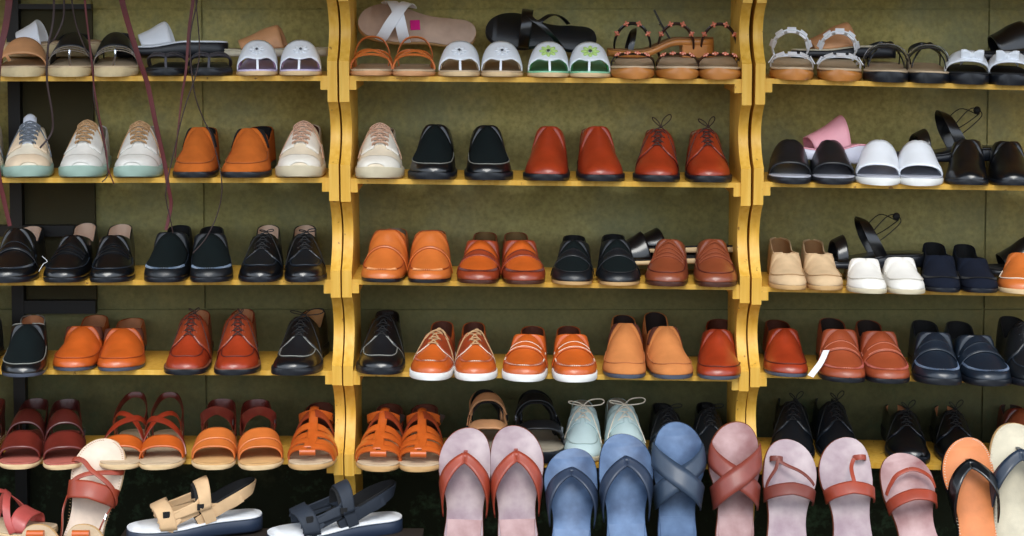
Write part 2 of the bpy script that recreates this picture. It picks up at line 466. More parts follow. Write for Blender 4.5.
def hprof(T, H, topen=.42, z0=.01):
    base = [(0, .012), (.012, .020), (.04, .0275), (.10, .035), (.22, .047), (.33, .063)]
    k = topen / .42
    o = [(t * k, v * (1 + (T / .080 - 1) * sst(0, .42, t)) + (z0 - .010)) for t, v in base]
    lo = min(.056, H * .86, T * .8)
    return o + [(topen, T), (topen + .045, T * .95), (.60, lo + .25 * max(0, T - lo)), (.74, lo), (.88, lo + .80 * (H - lo)), (1, H)]

# ------------------------------------------------------------------ kinds of footwear (toe looks towards -y, sole stands on z = 0)
def insole(L, mt, par): return slab(L, -.0035, 0, L.z0 + .004, mt, par, name='insole', t0=.02, t1=.985, bev=.0005, flatbot=False)

def slip_on(r, side, W, L=.28, up=K_BLK, lin=I_LEA, sole=R_BLK, seamm=None, plug=None, saddle=None, saddle_m=None, stitch=None,
            sole_h=.010, sm=.0015, hs=1.0, hh=.006, toe=2.4, n=2.4, tf=.045, vm=.70, lines=0, gore=None, piping_r=.0013, tongue=True, topen=.42, heel_m=None, stsel=None, collar=None, hp=HP_SHOE, ins=None, ratio=.80, bend=.06, n2=1.55, TH_=None, oq=.22):
    if TH_: hp = hprof(TH_[0] - hh * .3, TH_[1] - hh, topen, sole_h); hs = 1
    A = Last(L=L, W=W, side=side, hs=hs, z0=sole_h, hh=hh, toe=toe, n=n, topen=topen, m=.003 + max(0, sm), hp=hp, ratio=ratio, bend=bend, n2=n2, oq=oq)
    upper(A, [up, lin], r)
    slab(A, sm, 0, sole_h + .001, sole, r, 'sole', waist=.06)
    if hh > .003: heel_block(A, sm, heel_m or sole, r)
    insole(A, ins or lin, r)
    path = apron(A, tf, topen - .01, vm, p=3.0)
    if plug: apron_patch(A, tf + .004, topen - .012, vm - .02, plug, r, p=3.0)
    if seamm:
        b = MB(); seam(A, path, piping_r, b, k=2, off=.0012); b.build('apron_seam', seamm, r)
    if stitch: stitches(A, path, .0006, .0026, stitch, r, sel=stsel or (lambda t, v: t < tf + .16), off=.0022)
    if collar:
        b = MB()
        for sg in (-1, 1):
            b.tube([A.B(t, sg * 1e-6) + Vector((0, 0, .0005)) for t in [topen + .006 + (1 - topen - .008) * i / 20 for i in range(21)]], .0016, sides=6, smooth=0)
        b.build('collar_binding', collar, r)
    if saddle:
        t1, t2 = saddle if isinstance(saddle, tuple) else (.27, .34)
        sm_ = saddle_m or up
        patch(A, lambda v: (t1 + .03 * v * v, t2 + .02 * v * v), sm_, r, 'saddle_strap', -.98, .98, off=.0012, thick=.0018)
        b = MB()
        for q in (t1 + .012, t2 - .010): seam(A, [(q + .03 * v * v, v) for v in [-.5 + .1 * i for i in range(11)]], .0007, b, off=.0034, k=2)
        b.build('saddle_stitching', seamm or T_SEAMR, r)
    if lines:
        b = MB()
        for i in range(lines): seam(A, [(.27 + .038 * i + .045 * v * v, v) for v in [-.55 + .11 * j for j in range(11)]], .0024, b, off=.0010, k=2)
        b.build('vamp_ridges', up, r)
    if gore:
        for sg in (-1, 1):
            patch(A, lambda v: (topen + .012, topen + .06), gore, r, 'elastic_gore', sg * .12, sg * .6, nv=6, ntt=4, off=.0008, thick=.001)
    return A

def derby(r, side, W, L=.285, up=K_RED, lin=I_LEA, sole=R_BLK, seamm=None, apr=False, lace=T_DRK, lst='up', bsize=.022, sole_h=.013, sm=.004, hs=1.12, hh=.010, toe=2.2, welt=None, flap=None, rows=4, n=2.3, tf=.10, stitchc=None, lacer=.0011, seed=1, plug=None, nobow=False, TH_=None, n2=1.6):
    HPD = [(0, .014), (.015, .026), (.05, .036), (.11, .041), (.22, .048), (.33, .060), (.42, .072), (.47, .080), (.52, .074), (.62, .060), (.75, .056), (.88, .064), (1, .070)]
    if TH_: HPD = hprof(TH_[0] - hh * .4, TH_[1] - hh, .47, sole_h); hs = 1
    A = Last(L=L, W=W, side=side, hs=hs, z0=sole_h, hh=hh, toe=toe, n=n, topen=.47, m=.0035 + max(0, sm), hp=HPD, n2=n2)
    upper(A, [up, lin], r); slab(A, sm, 0, sole_h + .001, sole, r, 'sole', waist=.06); heel_block(A, sm, sole, r); insole(A, lin, r)
    if welt:
        slab(A, sm - .0004, sole_h - .0015, sole_h + .0022, welt, r, 'welt', bev=.0005)
    for sg in (-1, 1):
        f = lambda v: (.285 + .16 * (1 - sst(.0, .30, abs(v) - .12)) * .25 + .22 * max(0, abs(v) - .45) ** 1.3, .468 if abs(v) < .18 else .468 + .09 * sst(.18, .5, abs(v)))
        patch(A, f, flap or up, r, 'lace_flap', sg * .15, sg * .97, nv=14, ntt=7, off=.0006, thick=.0020)
    if seamm:
        b = MB()
        for sg in (-1, 1):
            seam(A, [(f(v)[0] - .003, sg * v) for v in [.15, .2, .3, .4, .5, .62, .75, .88, .97]], .0009, b, off=.0016, k=3)
        if apr: seam(A, apron(A, tf, .36, .55, p=3.2), .0013, b, off=.0010, k=2)
        b.build('seams', seamm, r)
    if plug: apron_patch(A, tf + .004, .40, .53, plug, r, p=3.2)
    if stitchc: stitches(A, apron(A, tf, .36, .55, p=3.2), .0006, .0022, stitchc, r, sel=lambda t, v: t < tf + .2, off=.002)
    ts = [.325 + (.125) * i / (rows - 1) for i in range(rows)]; vw = lambda i: .20 + .03 * i
    eyelets(A, ts, lambda i: vw(i) + .03, MET, r); lacing(A, ts, vw, lace, r, r=lacer)
    if not nobow: bow(A, .475, bsize, lace, r, style=lst, r=lacer, seed=seed)
    return A

def sneaker(r, side, W, L=.285, up=K_CREAM, over=K_OFFW, sole=R_GRN, lace=T_TAN, lin=I_GREY, sole_h=.019, hs=1.2, tongue=None, lst='flop', rows=5, toe_over=True, seed=1, TH_=None):
    A = Last(L=L, W=W, side=side, hs=1 if TH_ else hs, z0=sole_h, hh=.004, toe=2.3, n=2.2, n2=1.7, topen=.46, m=.007, spring=.007, hp=hprof(TH_[0], TH_[1] - .004, .46, sole_h) if TH_ else [(0, .024), (.015, .034), (.05, .043), (.11, .048), (.22, .055), (.33, .068), (.42, .080), (.46, .087), (.52, .076), (.62, .062), (.75, .058), (.88, .066), (1, .073)])
    upper(A, [up, lin], r, thick=.004); slab(A, .0045, 0, sole_h + .004, sole, r, 'sole', bev=.004); insole(A, lin, r)
    if toe_over: patch(A, lambda v: (.012, .115 + .05 * abs(v)), over, r, 'toe_overlay', -.985, .985, off=.0006, thick=.0014)
    for sg in (-1, 1):
        patch(A, lambda v: (.235 + .10 * max(0, abs(v) - .5), .458), over, r, 'eyelet_stay', sg * .18, sg * .62, nv=8, ntt=6, off=.0006, thick=.0018)
        patch(A, lambda v: (.36, .56), over, r, 'side_panel', sg * .64, sg * .98, nv=6, ntt=6, off=.0004, thick=.0014)
    slab(A, .0005, 0, 0, over, r, 'heel_counter', t0=.9, t1=.99) if False else None
    # padded tongue showing in the throat
    b = MB(); rows_ = []; hi = .020 if tongue else -.006
    for i in range(9):
        u = i / 8; base = A.P(.27 + .19 * min(1, u * 1.25), 0, .0005) + Vector((0, .012 * sst(.6, 1, u), hi * sst(.6, 1, u)))
        hw = (.009 + .005 * u) * (1 if u < .8 else (1 - ((u - .8) / .2) ** 2 * .45))
        rows_.append([base + Vector((hw * x, 0, -.005 * x * x)) for x in (-1, -.6, -.2, .2, .6, 1)])
    b.grid(rows_); b.build('tongue', tongue or over, r, solid=.003, fix='out')
    ts = [.27 + .18 * i / (rows - 1) for i in range(rows)]; vw = lambda i: .23 + .025 * i
    lacing(A, ts, vw, lace, r, r=.0017, off=.0075)
    bow(A, .46, .03, lace, r, style=lst, r=.0015, seed=seed)
    return A

def sandal_base(r, side, W, L=.27, foot=I_SAND, sole=R_TAN, sole_h=.012, hh=.0, m=.004, hs=1.0, toe=2.3, n=2.1, foot_h=.003, wedge=False, hp=HP_FOOT, spring=.003, heelw=.72, waist=0, flat=False, bend=.08, bev=.003):
    A = Last(L=L, W=W, side=side, hs=1, z0=sole_h + foot_h, hh=hh, toe=toe, n=n, topen=None, m=m, hp=[(a, sole_h + b * hs) for a, b in hp], spring=spring, heel=heelw, bend=bend)
    slab(A, m, 0, sole_h, sole, r, 'sole', bev=min(bev, sole_h * .3), flatbot=wedge or flat, waist=waist)
    if hh > .003 and not wedge: heel_block(A, m, sole, r)
    slab(A, m - .0012, sole_h - .001, sole_h + foot_h, foot, r, 'footbed', bev=.0012, waist=waist)
    return A
def flower(A, t, mt, cm, par, rr=.010, n=8, off=.004, v=0):
    c = A.P(t, v, off); N = A.N(t, v); X = Vector((1, 0, 0)); X = (X - N * X.dot(N)).normalized(); Y = N.cross(X)
    b = MB()
    for k in range(n):
        a = 2 * PI * k / n; d = X * math.cos(a) + Y * math.sin(a); s_ = N.cross(d)
        M = Matrix((d, s_, N)).transposed()
        b.ball(c + d * rr * .95, rr * .62, sc=(1.0, .55, .28), M=M, nu=8, nv=5)
    f = b.build('flower', mt, par)
    b = MB(); b.ball(c + N * .002, rr * .28, sc=(1, 1, .8)); b.build('flower_centre', cm, f)
def flower_slide(r, side, W, foot, band=K_WHT, fl=K_WHT, L=.235, fr=.011, sole=R_NAT, inner=None):
    A = sandal_base(r, side, W, L, foot=foot, sole=sole, sole_h=.009, hh=.016, hs=.92, n=2.4, hp=[(0, .010), (.06, .018), (.12, .025), (.20, .038), (.30, .054), (.4, .064), (1, .066)])
    tf = lambda v: (.125 + .045 * sst(0, .40, abs(v)) + .03 * sst(.5, 1, abs(v)), .40 - .02 * abs(v))
    patch(A, tf, band, r, 'upper_band', -1, 1, nv=32, off=.0005, thick=.0022)
    p0 = A.P(.127, 0, .0015); foot_p = Vector((A.c(.10), A.y(.075), A.z0 + A.lift(.07)))
    b = MB(); b.ribbon([p0 + Vector((0, .012, .003)), p0, p0.lerp(foot_p, .55) + Vector((0, -.002, 0)), foot_p], (1, 0, 0), .0048, .0024, smooth=4); b.build('toe_post', band, r)
    flower(A, .245, fl, MET, r, rr=fr, off=.004)
    if inner:
        patch(A, lambda v: (.2, .42), inner, r, 'band_lining', -.96, .96, off=-.0028, thick=.001)
    return A
def open_slide(r, side, W, up, foot, sole, L=.245, t1=.10, t2=.50, sole_h=.014, hs=1.0, hh=.012, wedge=True, n=2.4, crease=None, label=None, rise=1.0):
    A = sandal_base(r, side, W, L, foot=foot, sole=sole, sole_h=sole_h, hh=hh, wedge=wedge, n=n, hp=[(0, .010), (.06, .016 * rise), (.12, .023 * rise), (.28, .043 * rise), (.40, .060 * rise), (.5, .066 * rise), (1, .066)], spring=.002)
    A.n2 = 1.75
    patch(A, lambda v: (t1 + .05 * abs(v) ** 2.2, t2 - .07 + .09 * abs(v)), up, r, 'upper_band', -1, 1, nv=28, ntt=10, off=.0005, thick=.0026)
    return A
def fisherman(r, side, W, up=K_ORGB, L=.28, foot=I_SAND):
    A = sandal_base(r, side, W, L, foot=foot, sole=R_TAN, sole_h=.011, hh=.008, hs=1.05, toe=2.5, n=2.3, hp=[(0, .012), (.05, .022), (.12, .031), (.25, .044), (.38, .060), (.46, .074), (.55, .076), (.7, .056), (.88, .058), (1, .064)])
    A.n2 = 1.7
    # central band, rolled end at the toe
    patch(A, lambda v: (.085, .54), up, r, 'centre_strap', -.15, .15, nv=6, ntt=20, off=.0030, thick=.0024)
    b = MB(); c = A.P(.052, 0, .003); rings = [[c + Vector((x * .0165, math.cos(a) * .0075, math.sin(a) * .0075 - .002)) for a in [2 * PI * k / 12 for k in range(12)]] for x in (-1, -.96, .96, 1)]
    b.loops(rings); b.build('toe_loop', up, r)
    for i, (a, c_, w) in enumerate(((.10, .0, .0160), (.175, .0, .0175), (.26, .0, .0185), (.35, .0, .0190), (.45, .02, .020))):
        for sg in (-1, 1):
            strap(A, [(a - .01, sg * .05), (a + .004, sg * .3), (a + .035, sg * .65), (a + .07, sg * 1.0)], w, up if i < 4 else K_BRNL, r, 'cross_strap', th=.0042, off=.0020 + .0024 * ((i + (sg > 0)) % 2))
    # heel counter and ankle strap
    A2 = Last(L=L, W=W, side=side, z0=A.z0, hh=.008, n=2.6, topen=.45, m=.004, hp=[(0, .02), (.45, .07), (.6, .055), (.75, .058), (.88, .066), (1, .072)], ratio=.84, heel=.72)
    b = MB()
    for sg in (-1, 1):
        b.grid([[A2.B(t, sg * (1 - j / 8) if j < 8 else sg * 1e-9) for j in range(9)] for t in [.66 + .34 * math.sin(PI / 2 * i / 12) for i in range(13)]], flip=sg < 0)
    b.build('heel_counter', [K_BURG, I_BRN], r, solid=-.0024, fix='out', solid_mat=1, ang=60)
    b = MB(); zz = A.z0 + .066
    b.ribbon([(A.c(.66) - A.w(.66) * .95, A.y(.68), A.z0 + .045), (-A.w(.5) * .85, A.y(.55), zz - .004), (0, A.y(.47), zz + .012), (A.w(.5) * .85, A.y(.55), zz - .004), (A.c(.66) + A.w(.66) * .95, A.y(.68), A.z0 + .045)], (0, -.35, 1), .015, .0026); b.build('ankle_strap', up, r)
    b = MB(); b.ribbon([(A.w(.5) * .88 - .004, A.y(.545), zz - .001), (A.w(.5) * .88 + .006, A.y(.575), zz - .006)], (0, -.3, 1), .019, .004, smooth=2); b.build('buckle', MET, r)
    return A
def two_band(r, side, W, up, up2, L=.27, foot=I_SAND, sole=R_TAN, kind='burg', backm=None):
    A = sandal_base(r, side, W, L, foot=foot, sole=sole, sole_h=.010, hh=.006, hs=1.0, toe=2.6, n=2.5, hp=[(0, .010), (.06, .018), (.14, .027), (.26, .041), (.40, .060), (.5, .074), (.62, .082), (.75, .080), (1, .07)])
    backm = backm or up2
    if kind == 'burg':
        patch(A, lambda v: (.135 + .02 * abs(v), .33), up, r, 'toe_band', -1, 1, off=.0006, thick=.003)
        patch(A, lambda v: (.40, .55 - .03 * abs(v)), up2, r, 'instep_band', -1, 1, off=.0012, thick=.003)
    elif kind == 'orange':
        patch(A, lambda v: (.150 + .01 * abs(v), .245 + .02 * v), up, r, 'toe_band', -1, 1, off=.0006, thick=.003)
        patch(A, lambda v: (.245 + .03 * v, .36 + .02 * v), up, r, 'second_band', -1, 1, off=.0014, thick=.003)
    # heel counter / back strap
    zb = A.z0 + A.lift(.9)
    b = MB(); w = A.w(.7)
    b.ribbon([(A.c(.5) - A.w(.55) * .98, A.y(.56), zb + .030), (A.c(.7) - A.w(.75) * 1.0, A.y(.76), zb + .048), (A.c(.9) - A.w(.9) * .8, A.y(.95), zb + .056), (0, A.y(1.0), zb + .058), (A.c(.9) + A.w(.9) * .8, A.y(.95), zb + .056), (A.c(.7) + A.w(.75), A.y(.76), zb + .048), (A.c(.5) + A.w(.55) * .98, A.y(.56), zb + .030)], (0, .12, 1), .024, .003)
    b.build('heel_strap', backm, r)
    b = MB()
    for sg in (-1, 1):
        b.ribbon([(A.c(.8) + sg * A.w(.8), A.y(.80), zb), (A.c(.8) + sg * A.w(.8) * .98, A.y(.80), zb + .044)], (0, 1, 0), .034, .003, smooth=3)
    b.build('side_quarter', backm, r)
    if kind == 'orange':
        b = MB(); zz = zb + .070
        b.ribbon([(-A.w(.6), A.y(.64), zb + .028), (-A.w(.6) * .8, A.y(.55), zz - .01), (0, A.y(.50), zz + .006), (A.w(.6) * .8, A.y(.55), zz - .01), (A.w(.6), A.y(.64), zb + .028)], (0, -.3, 1), .020, .003); b.build('ankle_strap', backm, r)
    b = MB(); p = A.P(.5, .8, .006) if kind == 'burg' else Vector((A.w(.6) * .95, A.y(.6), zb + .045))
    b.ribbon([p - Vector((0, .006, 0)), p + Vector((0, .008, 0))], (0, 0, 1), .014, .003, smooth=2); b.build('buckle', MET, r)
    return A
def strappy(r, side, W, L=.27, up=None, up2=None):
    up = up or K_ORGB; up2 = up2 or K_REDD
    A = sandal_base(r, side, W, L, foot=I_SAND, sole=R_NAT, sole_h=.010, hh=.006, hs=1.0, toe=2.6, n=2.4, hp=[(0, .010), (.06, .018), (.14, .027), (.26, .041), (.40, .060), (.5, .074), (.62, .084), (1, .086)])
    patch(A, lambda v: (.15 + .01 * abs(v), .285 + .01 * abs(v)), up, r, 'toe_band', -1, 1, off=.0006, thick=.003)
    strap(A, [(.26, -side * 1.0), (.33, -side * .6), (.42, 0), (.50, side * .5), (.60, side * 1.0)], .015, up2, r, 'cross_strap', off=.004)
    strap(A, [(.26, side * 1.0), (.36, side * .6), (.48, 0), (.56, -side * .5), (.66, -side * .9)], .013, up2, r, 'cross_strap', off=.0015)
    zb = A.z0; w = A.w(.7)
    b = MB()
    b.ribbon([(-w, A.y(.60), zb + .045), (-w * 1.0, A.y(.78), zb + .060), (-w * .6, A.y(.97), zb + .078), (0, A.y(1.0), zb + .084), (w * .6, A.y(.97), zb + .078), (w, A.y(.78), zb + .060), (w, A.y(.60), zb + .045)], (0, .15, 1), .013, .003)
    b.build('heel_strap', K_BURG, r)
    for sg in (-1, 1):
        b = MB(); b.ribbon([(sg * w, A.y(.80), zb), (sg * w * 1.02, A.y(.78), zb + .03), (sg * w, A.y(.77), zb + .062)], (0, 1, 0), .012, .003, smooth=3)
        b.build('side_strap', K_BURG, r)
    return A
def thong_flat(r, side, W, up, foot, sole, L=.235, tube_r=.0030, sole_h=.012):
    A = sandal_base(r, side, W, L, foot=foot, sole=sole, sole_h=sole_h, hh=.004, hs=.8, hp=[(0, .014), (.1, .028), (.2, .038), (.3, .046), (.4, .05), (1, .05)])
    b = MB()
    for sg in (-1, 1):
        seam(A, [(.12, sg * .0), (.18, sg * .25), (.27, sg * .6), (.42, sg * .98)], tube_r, b, off=.003, k=6, sides=7)
        seam(A, [(.16, sg * .0), (.25, sg * .25), (.34, sg * .6), (.48, sg * .98)], tube_r * .8, b, off=.003, k=6, sides=7)
    p = A.P(.13, 0, .003); b.tube([p, p + Vector((0, -.004, -.01)), Vector((A.c(.1), A.y(.10), A.z0))], tube_r, smooth=4)
    b.build('thong_straps', up, r); return A
def flip_flop(r, side, W, L, foot, sole, strap_m, kind='thong', sw=.017, thread=None, sole_h=.014, lining=None, pad=None, mleaf=1):
    A = sandal_base(r, side, W, L, foot=foot, sole=sole, sole_h=sole_h, hh=.0, hs=1.0, toe=2.2, n=2.3, hp=[(0, .012), (.1, .020), (.2, .028), (.32, .046), (.45, .060), (.6, .066), (1, .066)], spring=0, heelw=.74, waist=.16, bend=.07, m=.0035)
    s = side
    if kind == 'thong':
        # broad V of leather: one patch each side, narrow at the toe post, wide at the sides
        for sg in (-1, 1):
            b = MB(); rows = []
            for i in range(15):
                u = i / 14; v = sg * u; tc_ = .212 + .33 * u ** 1.2; hw = .042 + .062 * u ** 1.1
                rows.append([A.P(tc_ + hw * q, v if i else sg * 1e-4, .0022) for q in (-1, -.5, 0, .5, 1)])
            b.grid(rows); b.build('side_strap', strap_m, r, solid=.003, fix='out')
        p = A.P(.19, 0, .003); b = MB(); b.ribbon([p + Vector((0, .008, .001)), p, Vector((A.c(.16), A.y(.166), A.z0 + .008)), Vector((A.c(.16), A.y(.164), A.z0 - .001))], (1, 0, 0), .008, .005); b.build('toe_post', strap_m, r)
    elif kind == 'cross':
        for sg, o in ((s, .002), (-s, .0048)):
            b = MB(); rows = []
            for i in range(25):
                u = i / 24; v = sg * (-1 + 2 * u); tc_ = .21 + .33 * sst(-.1, 1.1, u) ** 1.0; hw = .080
                rows.append([A.P(tc_ + hw * q, v, o) for q in (-1, -.5, 0, .5, 1)])
            b.grid(rows); b.build('cross_strap', strap_m, r, solid=.0026, fix='out')
    elif kind == 'ring':
        patch(A, lambda v: (.35 + .05 * abs(v), .445 + .05 * abs(v)), strap_m, r, 'instep_band', -1, 1, off=.001, thick=.003)
        if mleaf == 1:
            strap(A, [(.35, -s * .1 - .5 * s), (.26, -s * .15), (.19, s * .25), (.165, s * .35)], .007, strap_m, r, 'toe_strap', off=.003)
            strap(A, [(.16, s * .33), (.25, s * .42), (.36, s * .72), (.45, s * .9)], .007, strap_m, r, 'toe_strap', off=.003)
            lx = .5
        elif mleaf == 2:
            strap(A, [(.36, s * .05), (.28, s * .05), (.22, s * .08), (.17, s * .15)], .008, strap_m, r, 'toe_strap', off=.003); lx = .45
        else:
            strap(A, [(.34, -s * .75), (.25, -s * .55), (.18, -s * .25), (.165, -s * .05)], .009, strap_m, r, 'toe_strap', off=.0035)
            strap(A, [(.165, -s * .05), (.20, s * .25), (.27, s * .5), (.34, s * .75)], .009, strap_m, r, 'toe_strap', off=.0035); lx = -.05
        if mleaf != 3:   # ring round the big toe
            cx = A.c(.15) + s * A.W * .26; b = MB()
            b.ribbon([(cx - .012, A.y(.155), A.z0), (cx - .011, A.y(.155), A.z0 + .012), (cx, A.y(.155), A.z0 + .020), (cx + .011, A.y(.155), A.z0 + .012), (cx + .012, A.y(.155), A.z0)], (0, 1, 0), .011, .003); b.build('toe_ring', strap_m, r)
    elif kind == 'strappy':
        patch(A, lambda v: (.33 + .03 * abs(v), .46 + .04 * abs(v)), strap_m, r, 'instep_band', -1, 1, off=.001, thick=.003)
        strap(A, [(.22, -1.0), (.23, -.6), (.27, 0), (.36, .55), (.46, .95)], .010, strap_m, r, 'cross_strap', off=.003)
        strap(A, [(.24, 1.0), (.20, .75), (.20, .35), (.27, 0), (.35, -.5), (.46, -.95)], .010, strap_m, r, 'cross_strap', off=.006)
        b = MB(); w_ = A.w(.6)
        for sg in (-1, 1): b.ribbon([A.P(.45, sg * .95, .002), (sg * w_ * 1.05, A.y(.58), A.z0 + .035), (sg * w_ * .9, A.y(.72), A.z0 + .030), (sg * w_ * .98, A.y(.8), A.z0 + .002)], (0, .3, 1), .010, .003)
        b.build('ankle_strap', strap_m, r)
        b = MB(); b.ribbon([(-w_ * 1.08, A.y(.56), A.z0 + .03), (-w_ * 1.08, A.y(.60), A.z0 + .034)], (0, 0, 1), .017, .004, smooth=2); b.build('buckle', SILV, r)
    if thread:
        b = MB(); Hm = A.W / 2 - A.m
        for i in range(3, 62):
            t = .5 * (1 - math.cos(PI * i / 64)) ; 
            for sg in (-1, 1):
                x = A.c(t) + sg * (A.w(t) + .0002); p = Vector((x, A.y(t), A.z0 + .0006)); b.tube([p, p + Vector((-sg * .003, .0006, 0))], .0006, sides=4, smooth=0)
        b.build('edge_stitching', thread, r)
    if pad:
        b = MB(); rings = []
        for i in range(9):
            t = .66 + .335 * i / 8; w = A.w(t) * .92; rings.append([(A.c(t) - w, A.y(t), A.z0), (A.c(t) - w * .96, A.y(t), A.z0 + .0016), (A.c(t) + w * .96, A.y(t), A.z0 + .0016), (A.c(t) + w, A.y(t), A.z0)])
        b.loops(rings); b.build('heel_pad', pad, r)
    return A
def beaded(r, side, W, strap_m, bead_m, L=.235, sole=R_WOOD, squares=False, ring_h=.074):
    A = sandal_base(r, side, W, L, foot=I_SAND, sole=sole, sole_h=.020, hh=.016, wedge=True, hs=.8, n=2.0, hp=[(0, .014), (.08, .022), (.18, .030), (.3, .044), (.5, .05), (1, .05)], spring=.004, m=.003, bev=.006)
    def deco(P0, dirs, m=bead_m):
        for p, d, n in dirs:
            b = MB()
            if squares:
                M = Matrix((d, n.cross(d), n)).transposed()
                vs = [Vector(p) + M @ Vector((sx * .0095, sy * .0068, sz * .0018)) for sx in (-1, 1) for sy in (-1, 1) for sz in (0, 1)]
                b.add(vs, [(0, 1, 3, 2), (4, 6, 7, 5), (0, 4, 5, 1), (2, 3, 7, 6), (0, 2, 6, 4), (1, 5, 7, 3)])
            else:
                b.ball(p, .0042)
                for k in range(4): b.ball(Vector(p) + d * .0048 * math.cos(k * PI / 2) + n.cross(d) * .0048 * math.sin(k * PI / 2), .0026, nu=6, nv=4)
            b.build('bead_cluster' if not squares else 'square_ornament', m, r)
    strap(A, [(.36, -1.0), (.27, -.6), (.22, 0), (.27, .6), (.36, 1.0)], .008 if not squares else .011, strap_m, r, 'toe_strap', off=.002)
    D = []
    for v in ((-.45, -.15, .15, .45) if not squares else (-.72, -.36, 0, .36, .72)):
        t = .22 + .14 * v * v * 1.1; n = A.N(t, v); d = (A.P(t, v + .03) - A.P(t, v - .03)).normalized(); D.append((A.P(t, v, .0045), d, n))
    for sg in (-1, 1): strap(A, [(.24, sg * .3), (.36, sg * .75), (.48, sg * .98)], .006, strap_m, r, 'side_strap', off=.002)
    # ankle strap standing up as a ring
    cy = A.y(.62); zb = A.z0 + A.lift(.62); w = A.w(.62); pts = []
    for i in range(13):
        a = PI * (-.10 + 1.20 * i / 12); pts.append(Vector((-math.cos(a) * w * 1.12, cy - .03 * math.sin(a), zb + .022 + (ring_h - .022) * math.sin(a))))
    pts = [Vector((-w * .95, cy, zb))] + pts + [Vector((w * .95, cy, zb))]
    b = MB(); b.ribbon(pts, (0, -.9, .45), .010 if not squares else .015, .0045, smooth=3); b.build('ankle_strap', strap_m, r)
    for i in ((4, 6, 8, 10) if not squares else (3, 5, 7, 9, 11)):
        p = pts[i]; d = (pts[i + 1] - pts[i - 1]).normalized(); n = Vector((0, -1, .5)); n = (n - d * n.dot(d)).normalized(); D.append((p + n * .0035, d, n))
    deco(None, D)
    return A
def cord_sandal(r, side, W, L=.235):
    A = sandal_base(r, side, W, L, foot=I_SAND, sole=K_TANL, sole_h=.010, hh=.004, hs=.85, n=2.0, hp=[(0, .012), (.08, .022), (.18, .034), (.3, .048), (.5, .066), (.8, .07), (1, .06)])
    for k, (a, b_) in enumerate((((.38, -1), (.24, .1), (.40, 1)), ((.26, -1), (.22, -.2), (.46, 1)), ((.46, -1), (.22, .25), (.28, 1)))) if False else ():
        pass
    for tv in ([(.34, -1.0), (.25, -.5), (.22, .0), (.25, .5), (.36, 1.0)], [(.26, -1.0), (.27, -.4), (.30, .1), (.38, .6), (.48, 1.0)], [(.48, -1.0), (.38, -.6), (.31, -.1), (.27, .4), (.26, 1.0)]):
        strap(A, tv, .0055, K_ORG, r, 'braided_strap', th=.004, off=.002)
    zb = A.z0; w = A.w(.6); b = MB()
    b.ribbon([(-w, A.y(.58), zb), (-w * 1.1, A.y(.57), zb + .03), (-w * .7, A.y(.55), zb + .058), (0, A.y(.54), zb + .066), (w * .7, A.y(.55), zb + .058), (w * 1.1, A.y(.57), zb + .03), (w, A.y(.58), zb)], (0, -.8, .5), .006, .003); b.build('ankle_strap', K_ORG, r)
    return A
def espadrille(r, side, W, band_m, L=.235, kind='tan'):
    A = sandal_base(r, side, W, L, foot=I_SAND, sole=R_ROPE, sole_h=.017, hh=.012, wedge=True, hs=.80, n=2.0, hp=[(0, .014), (.08, .020), (.16, .030), (.28, .050), (.42, .068), (.55, .074), (1, .07)], m=.003)
    if kind == 'tan':
        patch(A, lambda v: (.22 - .03 * (1 - abs(v)), .44), band_m, r, 'woven_band', -1, 1, off=.001, thick=.0026)
        strap(A, [(.22, -.45), (.14, -.42), (.10, -.45)], .006, band_m, r, 'toe_strap', off=.001)
    else:
        patch(A, lambda v: (.36 - .06 * (1 - abs(v)), .56), band_m, r, 'instep_band', -1, 1, off=.001, thick=.0026)
        for q in (.235, .27, .305):
            strap(A, [(q + .08, -1.0), (q + .03, -.6), (q, 0), (q + .03, .6), (q + .08, 1.0)], .0026, SILV, r, 'silver_strap', th=.002, off=.002)
        p = A.P(.235, 0, .003); b = MB(); b.ribbon([p, p + Vector((0, -.006, -.014)), Vector((A.c(.1), A.y(.11), A.z0))], (1, 0, 0), .004, .002); b.build('toe_post', SILV, r)
        zb = A.z0 + .012; w = A.w(.8); b = MB()
        b.ribbon([(-w, A.y(.68), zb), (-w, A.y(.84), zb + .035), (0, A.y(.99), zb + .045), (w, A.y(.84), zb + .035), (w, A.y(.68), zb)], (0, .1, 1), .016, .003); b.build('heel_strap', K_BLKS, r)
    return A
def black_strappy(r, side, W, L=.235):
    A = sandal_base(r, side, W, L, foot=I_SAND, sole=R_BLK, sole_h=.020, hh=.010, wedge=True, hs=1.0, n=2.2, hp=[(0, .014), (.08, .03), (.18, .044), (.3, .056), (.45, .066), (1, .06)], m=.003)
    strap(A, [(.40, -1.0), (.29, -.6), (.25, 0), (.29, .6), (.40, 1.0)], .012, K_BLK, r, 'upper_strap', off=.002)
    strap(A, [(.41, -1.0), (.30, -.55), (.262, 0), (.30, .55), (.41, 1.0)], .0025, SILV, r, 'silver_trim', off=.006, th=.002)
    strap(A, [(.20, -.9), (.26, -.5), (.36, -.1), (.42, .2)], .007, K_BLK, r, 'inner_strap', off=-.006)
    strap(A, [(.20, .9), (.27, .55), (.36, .3), (.42, .1)], .007, K_BLK, r, 'inner_strap', off=-.006)
    b = MB(); w = A.w(.7); zb = A.z0 + .008
    b.ribbon([(-w, A.y(.6), zb), (-w, A.y(.8), zb + .03), (0, A.y(.98), zb + .042), (w, A.y(.8), zb + .03), (w, A.y(.6), zb)], (0, .1, 1), .01, .003); b.build('heel_strap', K_BLK, r)
    return A
